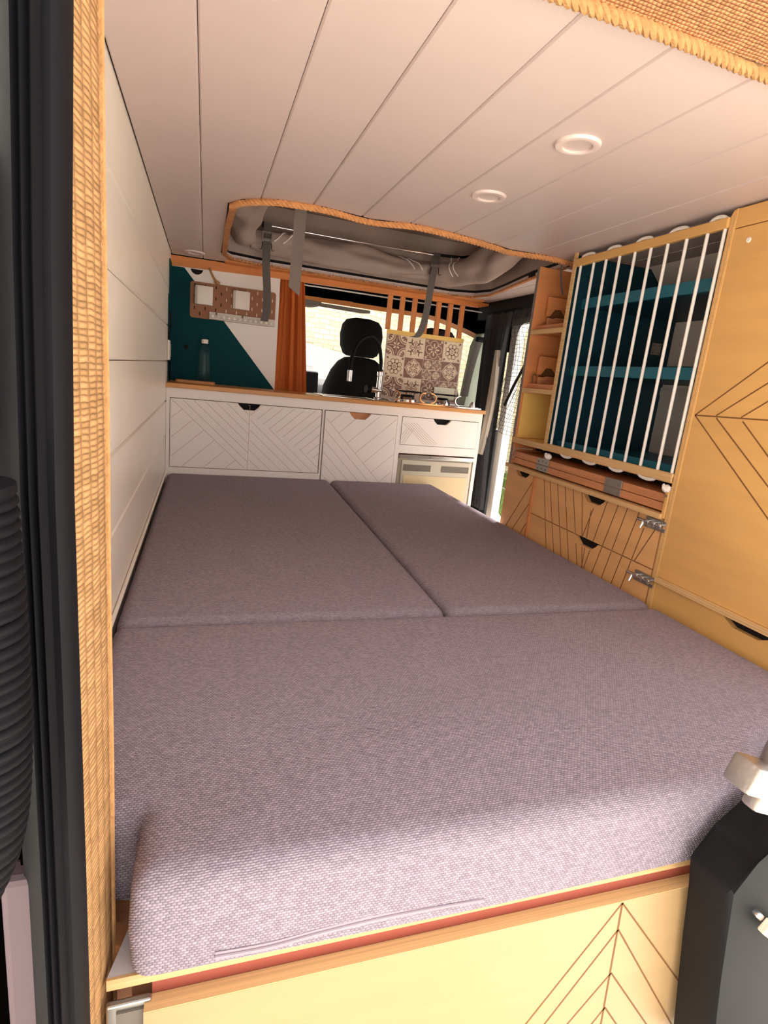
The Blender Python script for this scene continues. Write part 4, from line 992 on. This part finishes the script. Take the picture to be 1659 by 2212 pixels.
tag(obj('small_hook', bm, 'burnt_groove', None, True), 'small dark hook beside the holder in the middle compartment', 'hook')
# --- folding table stored in the slot
ft = thing('folding_table', 'folded wooden table board with two hinges below the teal rack', 'table', (1.5, 1.5, .89))
bm = B(); box(bm, XF + .006, 1.70, 1.135, 1.915, .912, .934, bev=.001); obj('table_board', bm, 'beech', ft)
bm = B(); box(bm, XF + .004, 1.70, 1.135, 1.915, .889, .9105, bev=.001); obj('table_board', bm, 'beech', ft)
for y in (1.709, 1.338):
    bm = B(); box(bm, XF + .001, XF + .004, y - .036, y + .036, .913, .936, bev=.0005); box(bm, XF + .001, XF + .004, y - .036, y + .036, .890, .910, bev=.0005); tube(bm, [(XF + .002, y - .036, .9115), (XF + .002, y + .036, .9115)], .0028, 10)
    for s in (-.024, 0, .024):
        for z in (.925 - abs(s) * .1, .899): lathe(bm, [(.0035, 0), (.003, -.001), (.0001, -.0012)], XF + .001, y + s, z, 10, 'x', 1)
    obj('hinge', bm, ['zinc', 'fridge_dark'], ft)
bm = B(); tube(bm, interp([(1.297, 1.90, .945), (1.292, 1.902, .925), (1.296, 1.90, .905), (1.30, 1.896, .925), (1.297, 1.90, .945)], 5), .0018, 6); tube(bm, [(1.297, 1.90, .945), (1.31, 1.80, .955)], .002, 6)
obj('wire_catch', bm, 'steel', ft, True)
# --- drawer cabinet
dc = thing('drawer_cabinet', 'grooved plywood drawer cabinet under the folded table', 'cabinet', (1.5, 1.5, 0))
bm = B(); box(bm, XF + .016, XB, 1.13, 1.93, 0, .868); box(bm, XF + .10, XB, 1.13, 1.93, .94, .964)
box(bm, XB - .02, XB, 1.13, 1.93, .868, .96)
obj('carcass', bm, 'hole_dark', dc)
bm = B(); box(bm, XF - .014, XF + .12, 1.128, 1.934, .8705, .884); obj('table_ledge', bm, 'ply_edge', dc)
bm = B(); box(bm, XF - .006, XF + .016, 1.728, 1.7415, .0, .8700); obj('upright', bm, 'ply_orange', dc)
bm = B(); prism(bm, notch(1.742, 1.932, .45, .8695, 1.772, 1.874, .022), 'x', XF, XF + .015)
for a, b in (((1.722, .882), (1.881, .649)), ((1.713, .814), (1.829, .65)), ((1.715, .745), (1.773, .647))):
    k = (1.743 - a[0]) / (b[0] - a[0]); strip(bm, ext(a, b, k), ext(a, b, 1.3), .003, 'x', XF)
ld = obj('door', bm, ['ply_peach', 'burnt_groove'], dc)
GR = [((1.681, .869), (1.61, .664)), ((1.646, .873), (1.56, .65)), ((1.601, .873), (1.515, .644)), ((1.559, .876), (1.473, .644)), ((1.516, .877), (1.431, .653)), ((1.468, .877), (1.404, .651)),
      ((1.408, .85), (1.403, .646)), ((1.391, .859), (1.425, .737)), ((1.343, .872), (1.391, .65)), ((1.295, .876), (1.35, .648)), ((1.257, .876), (1.306, .646)), ((1.211, .875), (1.262, .647)), ((1.185, .83), (1.223, .647)), ((1.143, .842), (1.194, .734))]
def zclip(a, b, z0, z1):
    if a[1] < b[1]: a, b = b, a
    f = lambda z: (a[0] + (b[0] - a[0]) * (z - a[1]) / (b[1] - a[1]), z)
    t = min(a[1], z1); l = min(b[1], .62); l = max(l, z0) if l < z0 else (z0 if b[1] < .70 else b[1]); l = max(l, z0)
    return (f(t), f(l)) if t > l + .005 else None
for nm, z0, z1, ya, yb in (('drawer', .7335, .8695, 1.350, 1.460), ('drawer', .57, .7305, 1.348, 1.462)):
    bm = B(); prism(bm, notch(1.1275, 1.727, z0, z1, ya, yb, .024), 'x', XF, XF + .015)
    for a, b in GR:
        s = zclip(a, b, z0 + .001, z1 - .001)
        if s:
            inh = ya - .005 < s[0][0] < yb + .005 and s[0][1] > z1 - .026
            s0 = s[0]
            if inh: s0 = ext(s[0], s[1], .026 / max(.03, s[0][1] - s[1][1]))
            strip(bm, s0, s[1], .0028, 'x', XF)
    d = obj(nm, bm, ['ply_peach', 'burnt_groove'], dc)
    zb_ = .853 if z0 > .7 else .702
    bm = B(); box(bm, XF - .0065, XF - .004, 1.108, 1.178, zb_ - .015, zb_ + .013, bev=.0005); box(bm, XF - .004, XF - .0002, 1.129, 1.178, zb_ - .015, zb_ + .013); bl = obj('bolt_plate', bm, 'zinc', d)
    bm = B(); tube(bm, [(XF - .012, 1.105, zb_), (XF - .012, 1.200, zb_)], .0048, 12); tube(bm, [(XF - .012, 1.178, zb_), (XF - .020, 1.178, zb_ - .020)], .0042, 10)
    for y in (1.118, 1.140, 1.162): box(bm, XF - .018, XF - .006, y - .004, y + .004, zb_ - .007, zb_ + .007, bev=.002)
    obj('bolt', bm, 'chrome', bl, True)
bm = B(); box(bm, XF - .006, XF + .012, 1.121, 1.1335, .872, .945, bev=.003); lathe(bm, [(.004, 0), (.004, -.001), (.0001, -.0012)], XF - .006, 1.1275, .932, 10, 'x', 1)
obj('end_block', bm, ['ply_yellow', 'zinc'], dc)
# --- tall cabinet
tc_ = thing('tall_cabinet', 'tall yellow plywood cabinet with chevron grooves at the right edge', 'cabinet', (1.5, .9, 0))
bm = B(); box(bm, XF + .016, XB, .60, 1.1205, 0, 1.604); obj('carcass', bm, 'ply_yellow', tc_)
bm = B(); prism(bm, [(1.104, 0), (1.1205, 0), (1.1205, 1.590), (1.115, 1.602), (1.104, 1.605)], 'x', XF - .003, XF + .0155, 0, .001); obj('side_board', bm, 'ply_yellow', tc_)
bm = B(); box(bm, XF - .0036, XF - .0031, 1.1065, 1.109, 0, 1.59); box(bm, XF - .0036, XF - .0031, 1.113, 1.1155, 0, 1.59); obj('ply_edging', bm, 'ply_edge', tc_)
bm = B(); box(bm, XF - .001, XF + .0155, .60, 1.1035, .7225, 1.560)
for a, b in (((1.099, 1.141), (.909, 1.147)), ((1.099, 1.141), (.942, 1.266)), ((1.099, 1.141), (.854, .946)), ((1.039, 1.145), (.93, 1.223)), ((1.037, 1.14), (.872, 1.012)), ((.973, 1.147), (.92, 1.185)), ((.967, 1.139), (.889, 1.074)), ((.90, 1.147), (.82, 1.20)), ((.895, 1.14), (.80, 1.06))):
    strip(bm, a, ext(a, b, 1.6 if a[1] > 1.0 else 1), .0032, 'x', XF - .001)
dr = obj('door', bm, ['ply_yellow', 'burnt_groove'], tc_)
bm = B(); lathe(bm, [(.0001, -.002), (.005, -.002), (.006, 0)], XF - .001, 1.060, 1.530, 16, 'x'); obj('knob', bm, 'white_plastic', dr, True)
bm = B(); box(bm, XF - .001, XF + .0155, .60, 1.1035, 1.5625, 1.604, bev=.001); obj('top_panel', bm, 'ply_yellow', tc_)
bm = B(); box(bm, XF - .010, XF + .0155, .60, 1.1035, .7085, .7215); obj('ledge', bm, 'ply_edge', tc_)
bm = B(); prism(bm, notch(.60, 1.1035, .30, .7075, .775, .900, .020), 'x', XF, XF + .0155); dd = obj('drawer', bm, 'ply_yellow', tc_)
bm = B(); box(bm, XF + .0145, XF + .0150, .77, .905, .68, .7075); obj('finger_hole', bm, 'hole_dark', dd)
